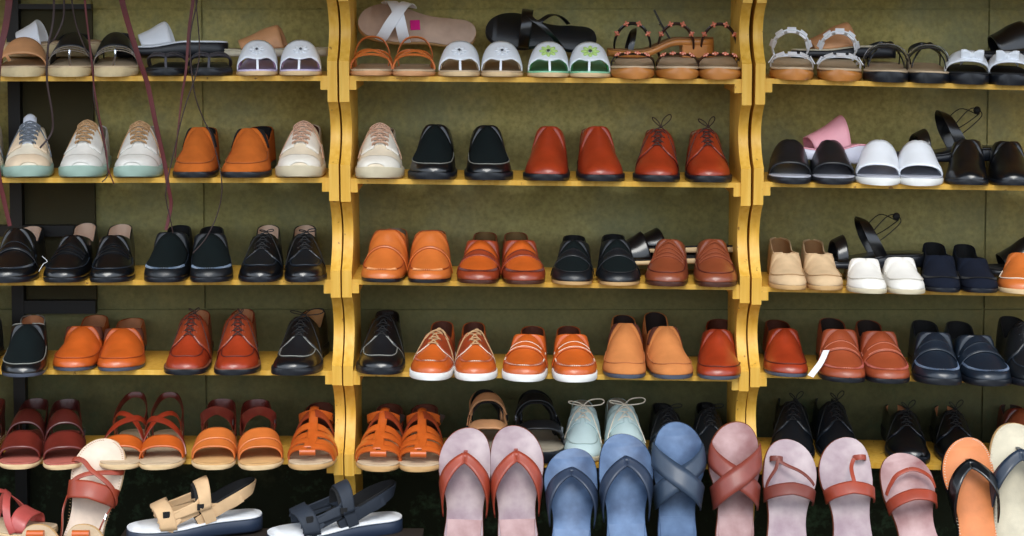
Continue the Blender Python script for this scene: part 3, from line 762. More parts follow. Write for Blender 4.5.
def bow_sandal(r, side, W, L=.235):
    A = sandal_base(r, side, W, L, foot=I_BLK, sole=R_BLK, sole_h=.020, hh=.008, wedge=True, hs=.8, n=2.2, hp=[(0, .014), (.08, .022), (.18, .034), (.3, .050), (.45, .06), (1, .06)], m=.003)
    patch(A, lambda v: (.15 + .06 * abs(v) ** 2, .36 + .04 * abs(v)), K_WHT, r, 'upper_band', -1, 1, off=.001, thick=.003)
    K = A.P(.22, .1 * side, .008); b = MB()
    for sg in (-1, 1):
        rows = []
        for i in range(5):
            u = i / 4; hw = .006 + .012 * u; c = K + Vector((sg * .024 * u, 0, -.004 * u + .004 * math.sin(u * PI)))
            rows.append([c + Vector((0, -.4 * q * hw, .9 * q * hw)) for q in (-1, -.4, .4, 1)])
        b.grid(rows)
    bo = b.build('bow', K_WHT, r, solid=.004)
    b = MB(); b.ball(K, .008, sc=(.8, .8, 1.1)); b.build('bow_knot', K_WHT, bo)
    return A
def sport(r, side, W, L, up, inner, foot, sole, accent=None):
    A = sandal_base(r, side, W, L, foot=foot, sole=sole, sole_h=.022, hh=.008, wedge=True, hs=1.0, toe=2.3, n=2.4, hp=[(0, .014), (.1, .03), (.2, .042), (.33, .056), (.5, .075), (.65, .085), (1, .085)], m=.004, bev=.005)
    # toe band, side web, instep band, heel band
    patch(A, lambda v: (.17 + .05 * abs(v), .285 + .06 * abs(v)), up, r, 'toe_band', -1, 1, off=.001, thick=.004)
    patch(A, lambda v: (.50 + .02 * abs(v), .60), up, r, 'instep_band', -.8, .8, off=.004, thick=.004)
    for sg in (-1, 1):
        patch(A, lambda v: (.20 + .20 * sst(.5, 1, 1.25 - abs(v)), .52), up, r, 'side_web', sg * .58, sg * .80, nv=6, off=.001, thick=.003)
        strap(A, [(.50, sg * .55), (.56, sg * .8), (.60, sg * 1.0)], .024, up, r, 'side_strap', th=.003, off=.002)
        strap(A, [(.34, sg * .70), (.29, sg * .85), (.26, sg * 1.0)], .030, up, r, 'side_strap', th=.003, off=.0015)
    w = A.w(.8); zb = A.z0 + A.lift(.9); b = MB()
    pts = []
    for sg in (-1, 1):
        q = [(sg * A.w(.5), A.y(.50), zb + .000), (sg * w * 1.04, A.y(.64), zb + .020), (sg * w * 1.0, A.y(.80), zb + .042), (sg * w * .6, A.y(.92), zb + .056)]
        pts += q if sg < 0 else q[::-1]
        if sg < 0: pts.append((0, A.y(.955), zb + .060))
    for sg in (-1, 1):
        b2 = MB(); b2.ribbon([(sg * A.w(.52) * .86, A.y(.50), zb + .040), (sg * w * .98, A.y(.62), zb + .026), (sg * w * 1.0, A.y(.74), zb + .030), (sg * w * .98, A.y(.84), zb + .044)], (0, .1, 1), .020, .003); b2.build('side_collar', up, r)
        b2 = MB(); b2.ribbon([(sg * A.w(.30) * .97, A.y(.27), zb + .006), (sg * A.w(.4) * .98, A.y(.38), zb + .018), (sg * A.w(.5) * .96, A.y(.5), zb + .030)], (0, -.2, 1), .026, .003); b2.build('side_panel', up, r)
    b.ribbon(pts, (0, .25, 1), .024, .004); b.build('heel_strap', up, r)
    b = MB(); b.ribbon([Vector(p) * 1.0 + Vector((-.004 * (1 if p[0] > 0 else -1) * (abs(p[0]) > .001), -.003, .002)) for p in pts], (0, .25, 1), .025, .003); b.build('heel_padding', inner, r)
    b = MB(); b.ribbon([Vector(A.P(.53 + .02 * abs(v), v, .001)) for v in [-.75 + .15 * i for i in range(11)]], (0, 1, .2), .030, .003, smooth=2); b.build('instep_lining', inner, r)
    for t_, v_ in ((.52, .72), (.27, .62)):
        for sg in (-1, 1):
            b = MB(); c = A.P(t_, sg * v_, .006); N = A.N(t_, sg * v_)
            b.ribbon([c + Vector((0, 0, .006)), c - Vector((0, 0, .006))], (0, 1, 0), .014, .005, smooth=2); b.build('strap_loop', inner if not accent else accent, r)
    return A
def moccasin(r, side, W, up=K_PALE, L=.27, TH_=None):
    A = slip_on(r, side, W, L, up=up, lin=I_GREY, sole=R_CRM, seamm=mat('pale_seam', (150, 168, 166), rough=.7), topen=.42, hs=1.05, hh=.004, n=2.3, tf=.09, vm=.6, TH_=TH_)
    for sg in (-1, 1): patch(A, lambda v: (.29 + .06 * abs(v), .415 + .04 * sst(.2, .6, abs(v))), up, r, 'lace_flap', sg * .1, sg * .95, nv=10, off=.0008, thick=.0018)
    lacing(A, [.335, .385], lambda i: .3, T_WHT, r, r=.0013); bow(A, .40, .034, T_WHT, r, style='side', r=.0013); return A

# ------------------------------------------------------------------ setting
wall_y = .27
def wall_mat():
    m = bpy.data.materials.new('olive_concrete_wall'); m.use_nodes = True; n = m.node_tree; P = n.nodes['Principled BSDF']; lk = n.links.new
    tc = n.nodes.new('ShaderNodeTexCoord')
    def noise(sc, det=6, rough=.6):
        q = n.nodes.new('ShaderNodeTexNoise'); q.inputs['Scale'].default_value = sc; q.inputs['Detail'].default_value = det; q.inputs['Roughness'].default_value = rough
        lk(tc.outputs['Object'], q.inputs['Vector']); return q.outputs['Fac']
    def ramp(src, st):
        q = n.nodes.new('ShaderNodeValToRGB'); lk(src, q.inputs[0]); q.color_ramp.elements[0].position = st[0][0]; q.color_ramp.elements[0].color = st[0][1]
        q.color_ramp.elements[1].position = st[-1][0]; q.color_ramp.elements[1].color = st[-1][1]
        for p, c in st[1:-1]: z = q.color_ramp.elements.new(p); z.color = c
        return q.outputs[0]
    def mix(f, a, b, mode='MIX'):
        q = n.nodes.new('ShaderNodeMixRGB'); q.blend_type = mode
        for s_, i in ((f, 0), (a, 1), (b, 2)):
            if isinstance(s_, (int, float, tuple)): q.inputs[i].default_value = s_
            else: lk(s_, q.inputs[i])
        return q.outputs[0]
    base = ramp(noise(3.5), [(.3, S(170, 160, 98)), (.5, S(192, 182, 116)), (.7, S(208, 198, 136))])
    fine = ramp(noise(90, 4), [(.25, (.62, .62, .6, 1)), (.6, (1, 1, 1, 1)), (.8, (1.12, 1.12, 1.1, 1))])
    col = mix(1.0, base, fine, 'MULTIPLY')
    grey = ramp(noise(1.7, 8, .7), [(.45, (0, 0, 0, 1)), (.65, (1, 1, 1, 1))])
    col = mix(grey, col, S(142, 150, 120))
    moss = ramp(noise(14, 8, .75), [(.52, (0, 0, 0, 1)), (.66, (1, 1, 1, 1))])
    sp = n.nodes.new('ShaderNodeSeparateXYZ'); lk(tc.outputs['Object'], sp.inputs[0])
    low = n.nodes.new('ShaderNodeMapRange'); wob = n.nodes.new('ShaderNodeMath'); wob.operation = 'MULTIPLY_ADD'; lk(noise(5, 6, .7), wob.inputs[0]); wob.inputs[1].default_value = .35; lk(sp.outputs['Z'], wob.inputs[2]); low.inputs['From Min'].default_value = .84; low.inputs['From Max'].default_value = .56; lk(wob.outputs[0], low.inputs['Value'])
    light_falloff = n.nodes.new('ShaderNodeMapRange'); light_falloff.inputs['From Min'].default_value = 1.36; light_falloff.inputs['From Max'].default_value = .95; light_falloff.inputs['To Max'].default_value = .75; lk(wob.outputs[0], light_falloff.inputs['Value'])
    col = mix(light_falloff.outputs[0], col, S(104, 108, 78))  # light fading towards the lower rows, put into the wall colour
    mm = n.nodes.new('ShaderNodeMath'); mm.operation = 'MULTIPLY'; lk(moss, mm.inputs[0]); lk(low.outputs[0], mm.inputs[1])
    col = mix(low.outputs[0], col, S(40, 44, 30)); col = mix(mm.outputs[0], col, S(70, 92, 66))
    lk(col, P.inputs['Base Color']); P.inputs['Roughness'].default_value = .92; P.inputs['Specular IOR Level'].default_value = .2
    bp = n.nodes.new('ShaderNodeBump'); bp.inputs['Strength'].default_value = .5; bp.inputs['Distance'].default_value = .004
    lk(noise(45, 6, .7), bp.inputs['Height']); lk(bp.outputs[0], P.inputs['Normal'])
    return m
WALLM = wall_mat()
# the wall is laid of big slabs with recessed joints: real blocks standing on a darker backing
xs_px = [-420, 204, 986, 1500]; J = .004
b = MB(); b.box(-3, 3, wall_y + .006, wall_y + .25, 0, 2.6)
zj = [0, ZP(455, wall_y), ZP(309, wall_y), ZP(9, wall_y), 2.0, 2.6]
for k in range(len(zj) - 1):
    za, zb_ = zj[k], zj[k + 1]; zm = (za + zb_) / 2
    edges = [-3.0] + [XP(p, ZP(200), wall_y) for p in (-240, 95 if k in (2, 3) else -60, 204, 986)] + [2.0, 3.0]
    for i in range(len(edges) - 1):
        b.box(edges[i] + J / 2, edges[i + 1] - J / 2, wall_y, wall_y + .01, za + (J / 2 if k else 0), zb_ - J / 2)
o = b.build('wall_back', WALLM, merge=False); o['kind'] = 'structure'
b = MB(); b.box(-3, 3, -5, wall_y + .3, -.05, 0)
o = b.build('floor', mat('grey_paving', (96, 92, 84), rough=.9, scale=6, bump=.5, bscale=60)); o['kind'] = 'structure'

b = MB(); b.box(-3, 3, -.62, .5, 2.02, 2.08); b.box(-3, 3, -.65, -.62, 1.96, 2.09)
o = b.build('ceiling', mat('dark_roof_boards', (60, 62, 64), rough=.8, scale=8)); o['kind'] = 'structure'
# ------------------------------------------------------------------ racks
ROWS = {  # bottom edge of each shelf front in the picture at the two ends
    'l': ((-73, 337), [(-24, -24), (81.5, 81), (183, 183), (286, 285), (374.5, 376), (464, 465)]),
    'c': ((339, 752), [(-22, -20), (81, 84.3), (183.8, 188), (284.8, 290.5), (376.5, 382), (466, 470)]),
    'r': ((754, 1166), [(-20, -12), (83.6, 94), (187, 193), (292, 299), (378, 388), (466, 476)])}
TH = .0105
def shelf_z(sec, row, px):
    (a, b_), rr = ROWS[sec]; u = (px - a) / (b_ - a); p = rr[row]; return ZP(p[0] + (p[1] - p[0]) * u) + TH
PANX = {'l': ((-80, -70), (332, 338), (327.3, 333)), 'c': ((339, 345.5), (339, 345.5), (742, 738)), 'r': ((755.7, 749.5), (755.7, 749.5), (1158, 1162))}
Z1, Z5 = ZP(81), ZP(466)
def xlean(pxa, pxb, z):
    u = (Z1 - z) / (Z1 - Z5); return XP(pxa, Z1) * (1 - u) + XP(pxb, Z5) * u
PT = .0205; BACK = .21; DEPTH_B = .205
def panel(sec, which, par):
    (_, _), rr = ROWS[sec]
    pa = {('l', 0): (-84, -80), ('l', 1): (327.3, 333.5), ('c', 0): (339.2, 344.5), ('c', 1): (742, 738.2), ('r', 0): (755.6, 748.7), ('r', 1): (1158, 1162)}[(sec, which)]
    prof = []
    ups = [.042, .042, .040, .030, .022, .025]; dns = [.048, .044, .038, .027, .020, .022]
    zs = [ZP(p[which]) for p in rr]
    prof.append((zs[0] + .25, .0))
    for i, z in enumerate(zs):
        bt, bb = z + ups[i], z - dns[i]
        prof += [(bt, .0), (bb + .0001, .0), (bb, .006)]
        nx = zs[i + 1] + ups[i + 1] if i < 5 else .16
        for k in range(1, 13):
            u = k / 13; prof.append((bb + (nx - bb) * u, .006 + .050 * math.sin(PI * min(1, u * 1.02)) ** .85 * (1 - .1 * u)))
    prof.append((.16, .0)); prof.append((0, .0))
    b = MB()
    rings = []
    for z, y in prof:
        x0 = xlean(pa[0], pa[1], z)
        rings.append([(x0, y, z), (x0 + PT, y, z), (x0 + PT, BACK, z), (x0, BACK, z)])
    b.loops(rings); return b.build('side_panel', PAINT, par, ang=25), pa
for sec, lab in (('l', 'yellow wooden shoe rack on the left, holding sneakers, black loafers and brown sandals'),
                 ('c', 'yellow wooden shoe rack in the middle between the two others'),
                 ('r', 'yellow wooden shoe rack on the right, shelves tipping down to the right')):
    rk = root('shoe_rack', lab, 'shelf', 'yellow scalloped shoe racks')
    (_, p0), (_, p1) = panel(sec, 0, rk), panel(sec, 1, rk)
    rr = ROWS[sec][1]
    for i, (a, c) in enumerate(rr):
        za, zc = ZP(a), ZP(c)
        x0 = xlean(p0[0], p0[1], za) + PT; x1 = xlean(p1[0], p1[1], zc)
        f = [(x0, .004, za), (x1, .004, zc), (x1, .004, zc + TH), (x0, .004, za + TH)]
        g = [(x, DEPTH_B, z) for x, y, z in f]
        b = MB(); b.add(f + g, [(0, 1, 2, 3), (7, 6, 5, 4), (0, 4, 5, 1), (3, 2, 6, 7), (0, 3, 7, 4), (1, 5, 6, 2)])
        b.build('shelf_board', PAINT, rk)
        for xx, zz in ((x0, za), (x1 - .0148, zc)):
            b = MB(); b.box(xx, xx + .0148, .003, DEPTH_B - .01, zz - .0185, zz + .0002); b.build('cleat', PAINT, rk)
# lower display benches
ledge_z = ZP(534, -.05); ledge_r = ZP(424, -.03) - .283
DW = mat('dark_stained_wood', (44, 34, 26), rough=.7, scale=12)
bn = root('display_bench', 'low dark wooden bench at the foot of the racks under the upright sandals', 'bench')
b = MB(); b.box(-1.5, 1.5, -.27, -.004, ledge_r - .02, ledge_r); b.build('bench_top', DW, bn)
for x in (-1.45, -.5, .5, 1.45):
    for y in (-.25, -.03):
        b = MB(); b.box(x - .02, x + .02, y - .015, y + .015, 0, ledge_r - .02); b.build('leg', DW, bn)
for a_, b_, lb in ((-90, 50, 'dark wooden block under the pinkish sandal at the lower left corner'), (127, 424, 'long dark wooden block under the two sport sandals')):
    b = MB(); b.box(XP(a_, ledge_z), XP(b_, ledge_z), -.19, -.01, ledge_r, ledge_z)
    tag(b.build('wooden_block', DW), lb, 'block')
b = MB(); zf = ZP(527, -.32) - .268; b.box(-1.5, -.7, -.50, -.28, 0, zf)
tag(b.build('floor_plinth', DW), 'dark low plinth on the floor in front of the left rack', 'plinth')
# black metal stand behind the left rack
mf = root('metal_frame', 'black metal frame of square bars behind the left end of the racks', 'frame')
BLM = mat('black_painted_metal', (14, 14, 16), rough=.5, bump=0)
yb = .238
b = MB(); xa = XP(10, ZP(150), yb); xb_ = XP(22, ZP(150), yb); b.box(xa, xb_, yb - .012, yb + .012, 0, 2.0); b.build('post', BLM, mf)
for pa_, pb_, xe in ((4, 9, 92), (225, 236, 86), (300, 313, 96)):
    b = MB(); b.box(xb_ - .002, XP(xe, ZP(pa_), yb), yb - .01, yb + .01, ZP(pb_, yb), ZP(pa_, yb)); b.build('crossbar', BLM, mf)
b = MB(); b.box(XP(19, Z1, .255), XP(93, Z1, .255), .252, .262, ZP(303, .255), ZP(7, .255)); b.build('shade_board', mat('olive_shade_board', (66, 62, 40), rough=.9, scale=9, bump=.4, bscale=80), mf)  # added board, its dark colour standing in for shaded, browner wall
b = MB(); b.box(xa - .55, xa + .002, yb - .01, yb + .01, ZP(236, yb), ZP(225, yb)); b.build('crossbar', BLM, mf)

# ------------------------------------------------------------------ placing
OV = {1: -.018, 2: -.028, 3: -.05, 4: -.09, 5: -.088}
ORD = {1: 'top', 2: 'second', 3: 'third', 4: 'fourth', 5: 'fifth'}
def sect(px): return 'l' if px < 338 else ('c' if px < 753 else 'r')
def place(_k, name, cat, row, tx, heel, wpx, side, label, group, fn, L=.28, ov=None, sec=None, dz=0, top=None, **kw):
    r = root(name, label, cat, group); sec = sec or sect(tx)
    ov = OV[row] if ov is None else ov
    z = shelf_z(sec, row, tx) + dz
    xt = XP(tx, z, ov + .25 * L); xh = XP(heel, z + .06, ov + L)
    Wd = wpx / FPX * ((CAM_D + ov + .1 * L) + (CAM_Z - z) * .07)
    if top:
        to = {derby: .47, sneaker: .46}.get(fn, kw.get('topen', .42))
        kw['TH_'] = (ZP(top[0], ov + L * to) - z, ZP(top[1], ov + L * .99) - z)
    yaw = math.atan2(xh - xt, .75 * L)          # heel direction relative to +y
    fn(r, side, Wd, L=L, **kw)
    # local toe-quarter point (0,-L/2+.25L) must land on (xt, ov+.25L)
    d = L / 2 - .25 * L
    cx = xt + math.sin(yaw) * d; cy = ov + L / 2 * math.cos(yaw) + .0
    r.location = (cx, cy, z); r.rotation_euler = (0, 0, -yaw)
    # tip with the shelf's own slope
    (a, b_), rr = ROWS[sec]
    if sec in 'cr':
        p = rr[row]; sl = (ZP(p[1]) - ZP(p[0])) / (XP(b_, z) - XP(a, z)); r.rotation_euler[1] = -math.atan(sl)
    return r
def pair(fn, name, cat, row, A_, B_, label, group=None, L=.28, each=None, **kw):
    """A_, B_ = (toe px, heel px, width px)"""
    g = group or name.replace('_', ' ') + ' pair on the ' + ORD[row] + ' shelf'
    for i, q in enumerate((A_, B_)):
        if q is None: continue
        k = dict(kw)
        if each: k.update(each[i])
        lb = ('left shoe of ' if i == 0 else 'right shoe of ') + label
        if cat == 'sandal': lb = lb.replace('shoe of', 'sandal of')
        if cat == 'sneaker': lb = lb.replace('shoe of', 'sneaker of')
        if A_ is None or B_ is None: lb = label
        place(None, name, cat, row, q[0], q[1], q[2], (1, -1)[i], lb, g if not (A_ is None or B_ is None) else group, fn, L=L, **k)
def free(fn, name, cat, label, group, px, py, Y, W, L, side, rot, **kw):
    """thing whose lowest middle point is seen at (px,py) at depth Y; rot = Euler"""
    r = root(name, label, cat, group); fn(r, side, W, L=L, **kw)
    z = ZP(py, Y); r.location = (XP(px, z, Y), Y, z); r.rotation_euler = rot
    return r
# ================================================================== ROW 2
pair(sneaker, 'sneaker', 'sneaker', 2, None, (-14, -6, 50), 'pale sneaker cut off by the left picture edge on the second shelf', side_=0) if False else None
place(None, 'sneaker', 'sneaker', 2, -19, -8, 50, -1, 'pale sneaker mostly outside the left edge of the second shelf', None, sneaker, L=.285, lace=T_BLUE, seed=9, top=(124,124))
place(None, 'sneaker', 'sneaker', 2, 28, 33, 52, 1, 'beige and white sneaker with blue-grey laces at left of second shelf', None, sneaker, L=.285, up=K_CREAM, over=mat('peach_overlay', (222, 200, 172), rough=.7), lace=T_BLUE, tongue=mat('white_tongue', (214, 222, 236), rough=.7), seed=4, hs=1.22, top=(125,126))
pair(sneaker, 'sneaker', 'sneaker', 2, (83, 97, 50), (139, 150, 51), 'the white sneakers with tan laces and green rubber soles', 'white sneakers with green soles', L=.285, up=mat('white_canvas', (222, 220, 214), rough=.75), over=mat('white_overlay', (214, 212, 206), rough=.6), hs=1.12, each=[dict(top=(124, 125)), dict(top=(125, 126))])
WS = dict(up=mat('ecru_canvas', (222, 208, 184), rough=.75), over=mat('ivory_overlay', (226, 220, 208), rough=.6), sole=R_CRM, lace=mat('pinkish_cord', (196, 158, 134), rough=.8), hs=1.14, lin=I_BRN)
place(None, 'sneaker', 'sneaker', 2, 300, 309, 52, 1, 'ivory sneaker with cream sole at right end of left rack', 'ivory sneakers with cream soles', sneaker, L=.285, seed=5, **WS, top=(125,124))
place(None, 'sneaker', 'sneaker', 2, 380, 384, 52, -1, 'ivory sneaker with cream sole at left end of middle rack', 'ivory sneakers with cream soles', sneaker, L=.285, seed=6, **WS, top=(127,127))
pair(slip_on, 'suede_slip_on', 'shoe', 2, (195, 207, 47), (247, 264, 52), 'the orange suede slip-ons with black soles', up=K_SUED, lin=I_BLK, sole=R_BLK, sole_h=.011, sm=.002, seamm=mat('suede_seam', (150, 78, 30), rough=.8), gore=I_BLK, hs=1.06, hh=.006, tf=.045, vm=.66, each=[dict(top=(127, 127)), dict(top=(128, 126))])
pair(slip_on, 'slip_on_shoe', 'shoe', 2, (432, 438, 52), (489, 487, 52), 'the black slip-ons with grey apron piping beside the sneaker', up=K_BLK, plug=K_GRN, lin=I_GREY, sole=R_BLK, sole_h=.014, sm=.004, seamm=T_GREY, hs=1.06, hh=.008, tf=.045, vm=.70, stitch=None, piping_r=.0011, each=[dict(top=(124, 127)), dict(top=(125, 127))])
pair(slip_on, 'slip_on_shoe', 'shoe', 2, (546, 550, 50), (601, 592, 51), 'the plain red-brown slip-ons with thick black soles', up=K_RED, lin=I_PALE, sole=R_BLK, sole_h=.013, sm=.004, hs=1.06, hh=.009, n=2.1, ratio=.8, each=[dict(top=(126, 128)), dict(top=(126, 128))])
pair(derby, 'derby_shoe', 'shoe', 2, (656, 656, 51), (709, 701, 50), 'the red-brown laced derbies with upright bows', up=K_RED, lin=I_PALE, sole=R_BLK, seamm=T_SEAMR, lace=T_DRK, lst='up', bsize=.026, hs=1.08, each=[dict(seed=3, top=(129, 129)), dict(seed=8, top=(129, 130))])
pair(open_slide, 'slide_sandal', 'sandal', 2, (789, 784, 44), (833, 824, 44), 'the black open-toed slides with silver footbeds', up=K_BLKS, foot=I_SILV, sole=R_BLK, L=.25, sole_h=.012, hh=.022, t1=.15)
pair(open_slide, 'slide_sandal', 'sandal', 2, (877, 876, 46), (920, 913, 46), 'the white open-toed slides', up=K_WHT, foot=I_SILV, sole=R_WHT, L=.25, sole_h=.014, hh=.022, t1=.13, rise=1.0)
pair(slip_on, 'heeled_loafer', 'shoe', 2, (966, 962, 46), (1012, 1000, 47), 'the black creased court shoes at right of second shelf', up=K_BLK, lin=I_BLK, sole=R_BLK, hh=.02, hs=1.1, n=2.0, L=.26, each=[dict(top=(139, 144)), dict(top=(141, 146))])
# behind, row 2
free(open_slide, 'slide_sandal', 'sandal', 'pink wedge slide lying sideways behind the black and white slides', None, 842, 163, .13, .085, .215, 1, (R(-6), R(-4), R(-82)), up=K_PINK, foot=K_PINK, sole=mat('pearl_sole', (206, 206, 220), rough=.4), sole_h=.022, hh=.02, t1=.10, t2=.50, rise=1.15)
def cord_slide(r, side, W, L=.25, tassel=False):
    A = sandal_base(r, side, W, L, foot=K_BLK, sole=R_BLK, sole_h=.014, hh=.012, wedge=True, hs=1, hp=[(0, .014), (.1, .03), (.2, .045), (.3, .055), (.45, .07), (1, .09)], m=.003)
    patch(A, lambda v: (.16, .26), K_BLK, r, 'toe_band', -1, 1, off=.001, thick=.003)
    zb = A.z0 + A.lift(.5); w = A.w(.5); b = MB()
    b.ribbon([(-w, A.y(.58), zb), (-w * 1.1, A.y(.50), zb + .035), (-w * .7, A.y(.44), zb + .068), (0, A.y(.42), zb + .080), (w * .7, A.y(.44), zb + .068), (w * 1.1, A.y(.50), zb + .035), (w, A.y(.58), zb)], (0, -1, .35), .024, .003); b.build('instep_band', K_BLK, r)
    b = MB()
    for sg in (-1, 1): b.tube([(sg * w * .9, A.y(.47), zb + .05), (sg * w * .7, A.y(.62), zb + .085), (0, A.y(.74), zb + .082 + .006 * sg), (sg * w * .3, A.y(.78), zb + .074), (sg * w * .6, A.y(.66), zb + .05), (sg * w * .95, A.y(.52), zb + .03)], .0011, smooth=5)
    b.build('elastic_cord', T_BLK, r)
    b = MB(); b.ball((0, A.y(.75), zb + .084), .0085, sc=(1, 1, 1)); b.build('cord_toggle', T_BLK, r)
    return A
free(cord_slide, 'slide_sandal', 'sandal', 'black sandal with elastic cord and toggle behind the black court shoes', None, 950, 160, .14, .09, .235, 1, (0, 0, R(-84)))
# ================================================================== ROW 3
BL = dict(up=K_BLK, sole=R_BLK, seamm=T_SEAMK, hs=1.04)
place(None, 'loafer', 'shoe', 3, 14, 34, 50, -1, 'black penny loafer with a white tag thread at left end of third shelf', None, slip_on, L=.28, lin=I_PALE, saddle=(.26, .33), sole_h=.011, sm=.001, stitch=T_SEAMK, **BL, top=(228,226))
pair(slip_on, 'loafer', 'shoe', 3, (66, 88, 46), (113, 123, 47), 'the black loafers with three ridges across the vamp', lin=I_PALE, lines=3, sole_h=.010, sm=.000, **BL, each=[dict(top=(235, 223)), dict(top=(235, 224))])
pair(slip_on, 'loafer', 'shoe', 3, (166, 181, 46), (212, 213, 46), 'the matt black stitched-toe loafers left of black derbies', up=K_BLKS, plug=K_GRN, lin=I_BLK, sole=R_BLK, seamm=T_SEAMK, hs=1.06, sole_h=.010, sm=.0, stitch=mat('grey_stitch', (96, 112, 132), rough=.4), tf=.045, each=[dict(top=(232, 225)), dict(top=(233, 226))], oq=.10, n2=1.8)
pair(derby, 'derby_shoe', 'shoe', 3, (260, 269, 47), (306, 306, 46), 'the soft black derbies at right of the left rack', up=K_BLK, lin=I_PALE, sole=R_BLK, seamm=T_SEAMK, apr=True, lace=T_BLK, lst='side', bsize=.014, sole_h=.010, sm=.0015, hs=1.04, plug=K_BLKS, each=[dict(seed=3, top=(234, 225)), dict(seed=11, top=(234, 225))])
pair(slip_on, 'loafer', 'shoe', 3, (383, 396, 47), (430, 435, 47), 'the light orange loafers at left of middle rack', up=K_ORG, lin=I_GREY, sole=R_BLK, seamm=T_SEAMO, hs=1.12, sole_h=.008, sm=-.001, saddle=(.30, .44), stitch=mat('pale_orange_stitch', (228, 160, 104), rough=.6), stsel=lambda t, v: t < .10, tf=.045, vm=.70, each=[dict(top=(231, 228)), dict(top=(232, 230))], oq=.10, n2=1.8)
pair(slip_on, 'loafer', 'shoe', 3, (478, 485, 46), (524, 515, 46), 'the reddish orange penny loafers on the third shelf', up=K_BRNL, plug=K_ORGB, lin=mat('olive_lining', (120, 92, 52), rough=.8), sole=R_BRN, seamm=T_SEAMR, hs=1.02, sole_h=.008, sm=-.001, saddle=(.27, .34), saddle_m=K_BRNL, stitch=T_SEAMR, vm=.70, each=[dict(top=(240, 232)), dict(top=(240, 232))], oq=.10, n2=1.8)
pair(slip_on, 'loafer', 'shoe', 3, (572, 573, 45), (619, 613, 46), 'the green-black penny loafers with tan soles', up=K_BLKS, plug=K_GRN, lin=I_BLK, sole=R_TAN, hh=.003, seamm=T_BLK, hs=1.02, sole_h=.008, sm=-.001, saddle=(.27, .35), vm=.6, each=[dict(top=(240, 235)), dict(top=(239, 234))])
pair(slip_on, 'loafer', 'shoe', 3, (666, 672, 46), (716, 709, 46), 'the brown loafers with ridged tongues under the black slides', up=K_BRN, lin=I_BRN, sole=R_BRN, seamm=T_SEAMR, hs=1.02, sole_h=.010, sm=-.001, lines=4, vm=.66, tf=.045, toe=2.3, each=[dict(top=(239, 241)), dict(top=(239, 241))])
SL = dict(oq=.12, n2=1.8, L=.27, hs=1.0, sole_h=.009, vm=.70, tf=.07, hh=.004, topen=.40)
pair(slip_on, 'slip_on_shoe', 'shoe', 3, (787, 777, 40), (824, 811, 40), 'the beige suede driving shoes at left of right rack', up=K_BEIG, lin=mat('beige_lining', (170, 128, 84), rough=.85), sole=R_TAN, seamm=mat('beige_seam', (170, 136, 96), rough=.8), sm=.0, collar=K_BEIG, **SL, each=[dict(top=(253, 238)), dict(top=(254, 240))])
pair(slip_on, 'slip_on_shoe', 'shoe', 3, (866, 854, 42), (905, 890, 42), 'the off-white driving shoes under the black sandal', up=mat('ivory_leather', (234, 230, 222), rough=.6, var=.04), lin=I_GREY, sole=R_CRM, seamm=mat('ivory_seam', (190, 184, 172), rough=.8), sm=.001, **{**SL, 'L': .25, 'hs': .86}, each=[dict(top=(258, 259)), dict(top=(257, 259))], ov=-.08)
pair(slip_on, 'slip_on_shoe', 'shoe', 3, (940, 931, 41), (978, 962, 41), 'the navy suede driving shoes', up=K_NAVY, lin=I_BLK, sole=R_BLK, seamm=T_BLK, stitch=T_BLK, sm=.0, **SL, each=[dict(top=(255, 242)), dict(top=(258, 244))])
place(None, 'slip_on_shoe', 'shoe', 3, 1018, 1022, 46, 1, 'orange tan slip-on cut by the right edge of third shelf', None, slip_on, L=.26, up=K_ORG, lin=I_BLK, sole=R_NAT, seamm=T_WHT, hs=1.0, sole_h=.009, sm=.001, vm=.70, tf=.07, topen=.40, top=(252,251))
# behind, row 3
free(open_slide, 'slide_sandal', 'sandal', 'lower black slide with tan sole edge lying behind the brown loafers', 'black slides behind the brown loafers', 655, 262, .13, .09, .22, 1, (0, 0, R(-86)), up=K_BLK, foot=I_BLK, sole=R_NAT, sole_h=.010, hh=.003, t1=.2, t2=.42)
free(open_slide, 'slide_sandal', 'sandal', 'upper black slide propped tilted behind the brown loafers', 'black slides behind the brown loafers', 680, 253, .15, .09, .235, -1, (0, R(-9), R(-88)), up=K_BLK, foot=I_BLK, sole=R_NAT, sole_h=.010, hh=.003, t1=.10, t2=.34)
free(cord_slide, 'slide_sandal', 'sandal', 'black two-band sandal with elastic cord lying behind the white driving shoes', None, 869, 266, .13, .09, .235, 1, (0, 0, R(-86)))
free(open_slide, 'slide_sandal', 'sandal', 'black ribbed slide behind the orange slip-on at the right picture edge', None, 1030, 274, .15, .085, .2, 1, (0, 0, R(-90)), up=K_BLK, foot=I_BLK, sole=R_BLK, sole_h=.014, hh=.01, t1=.15, t2=.6)
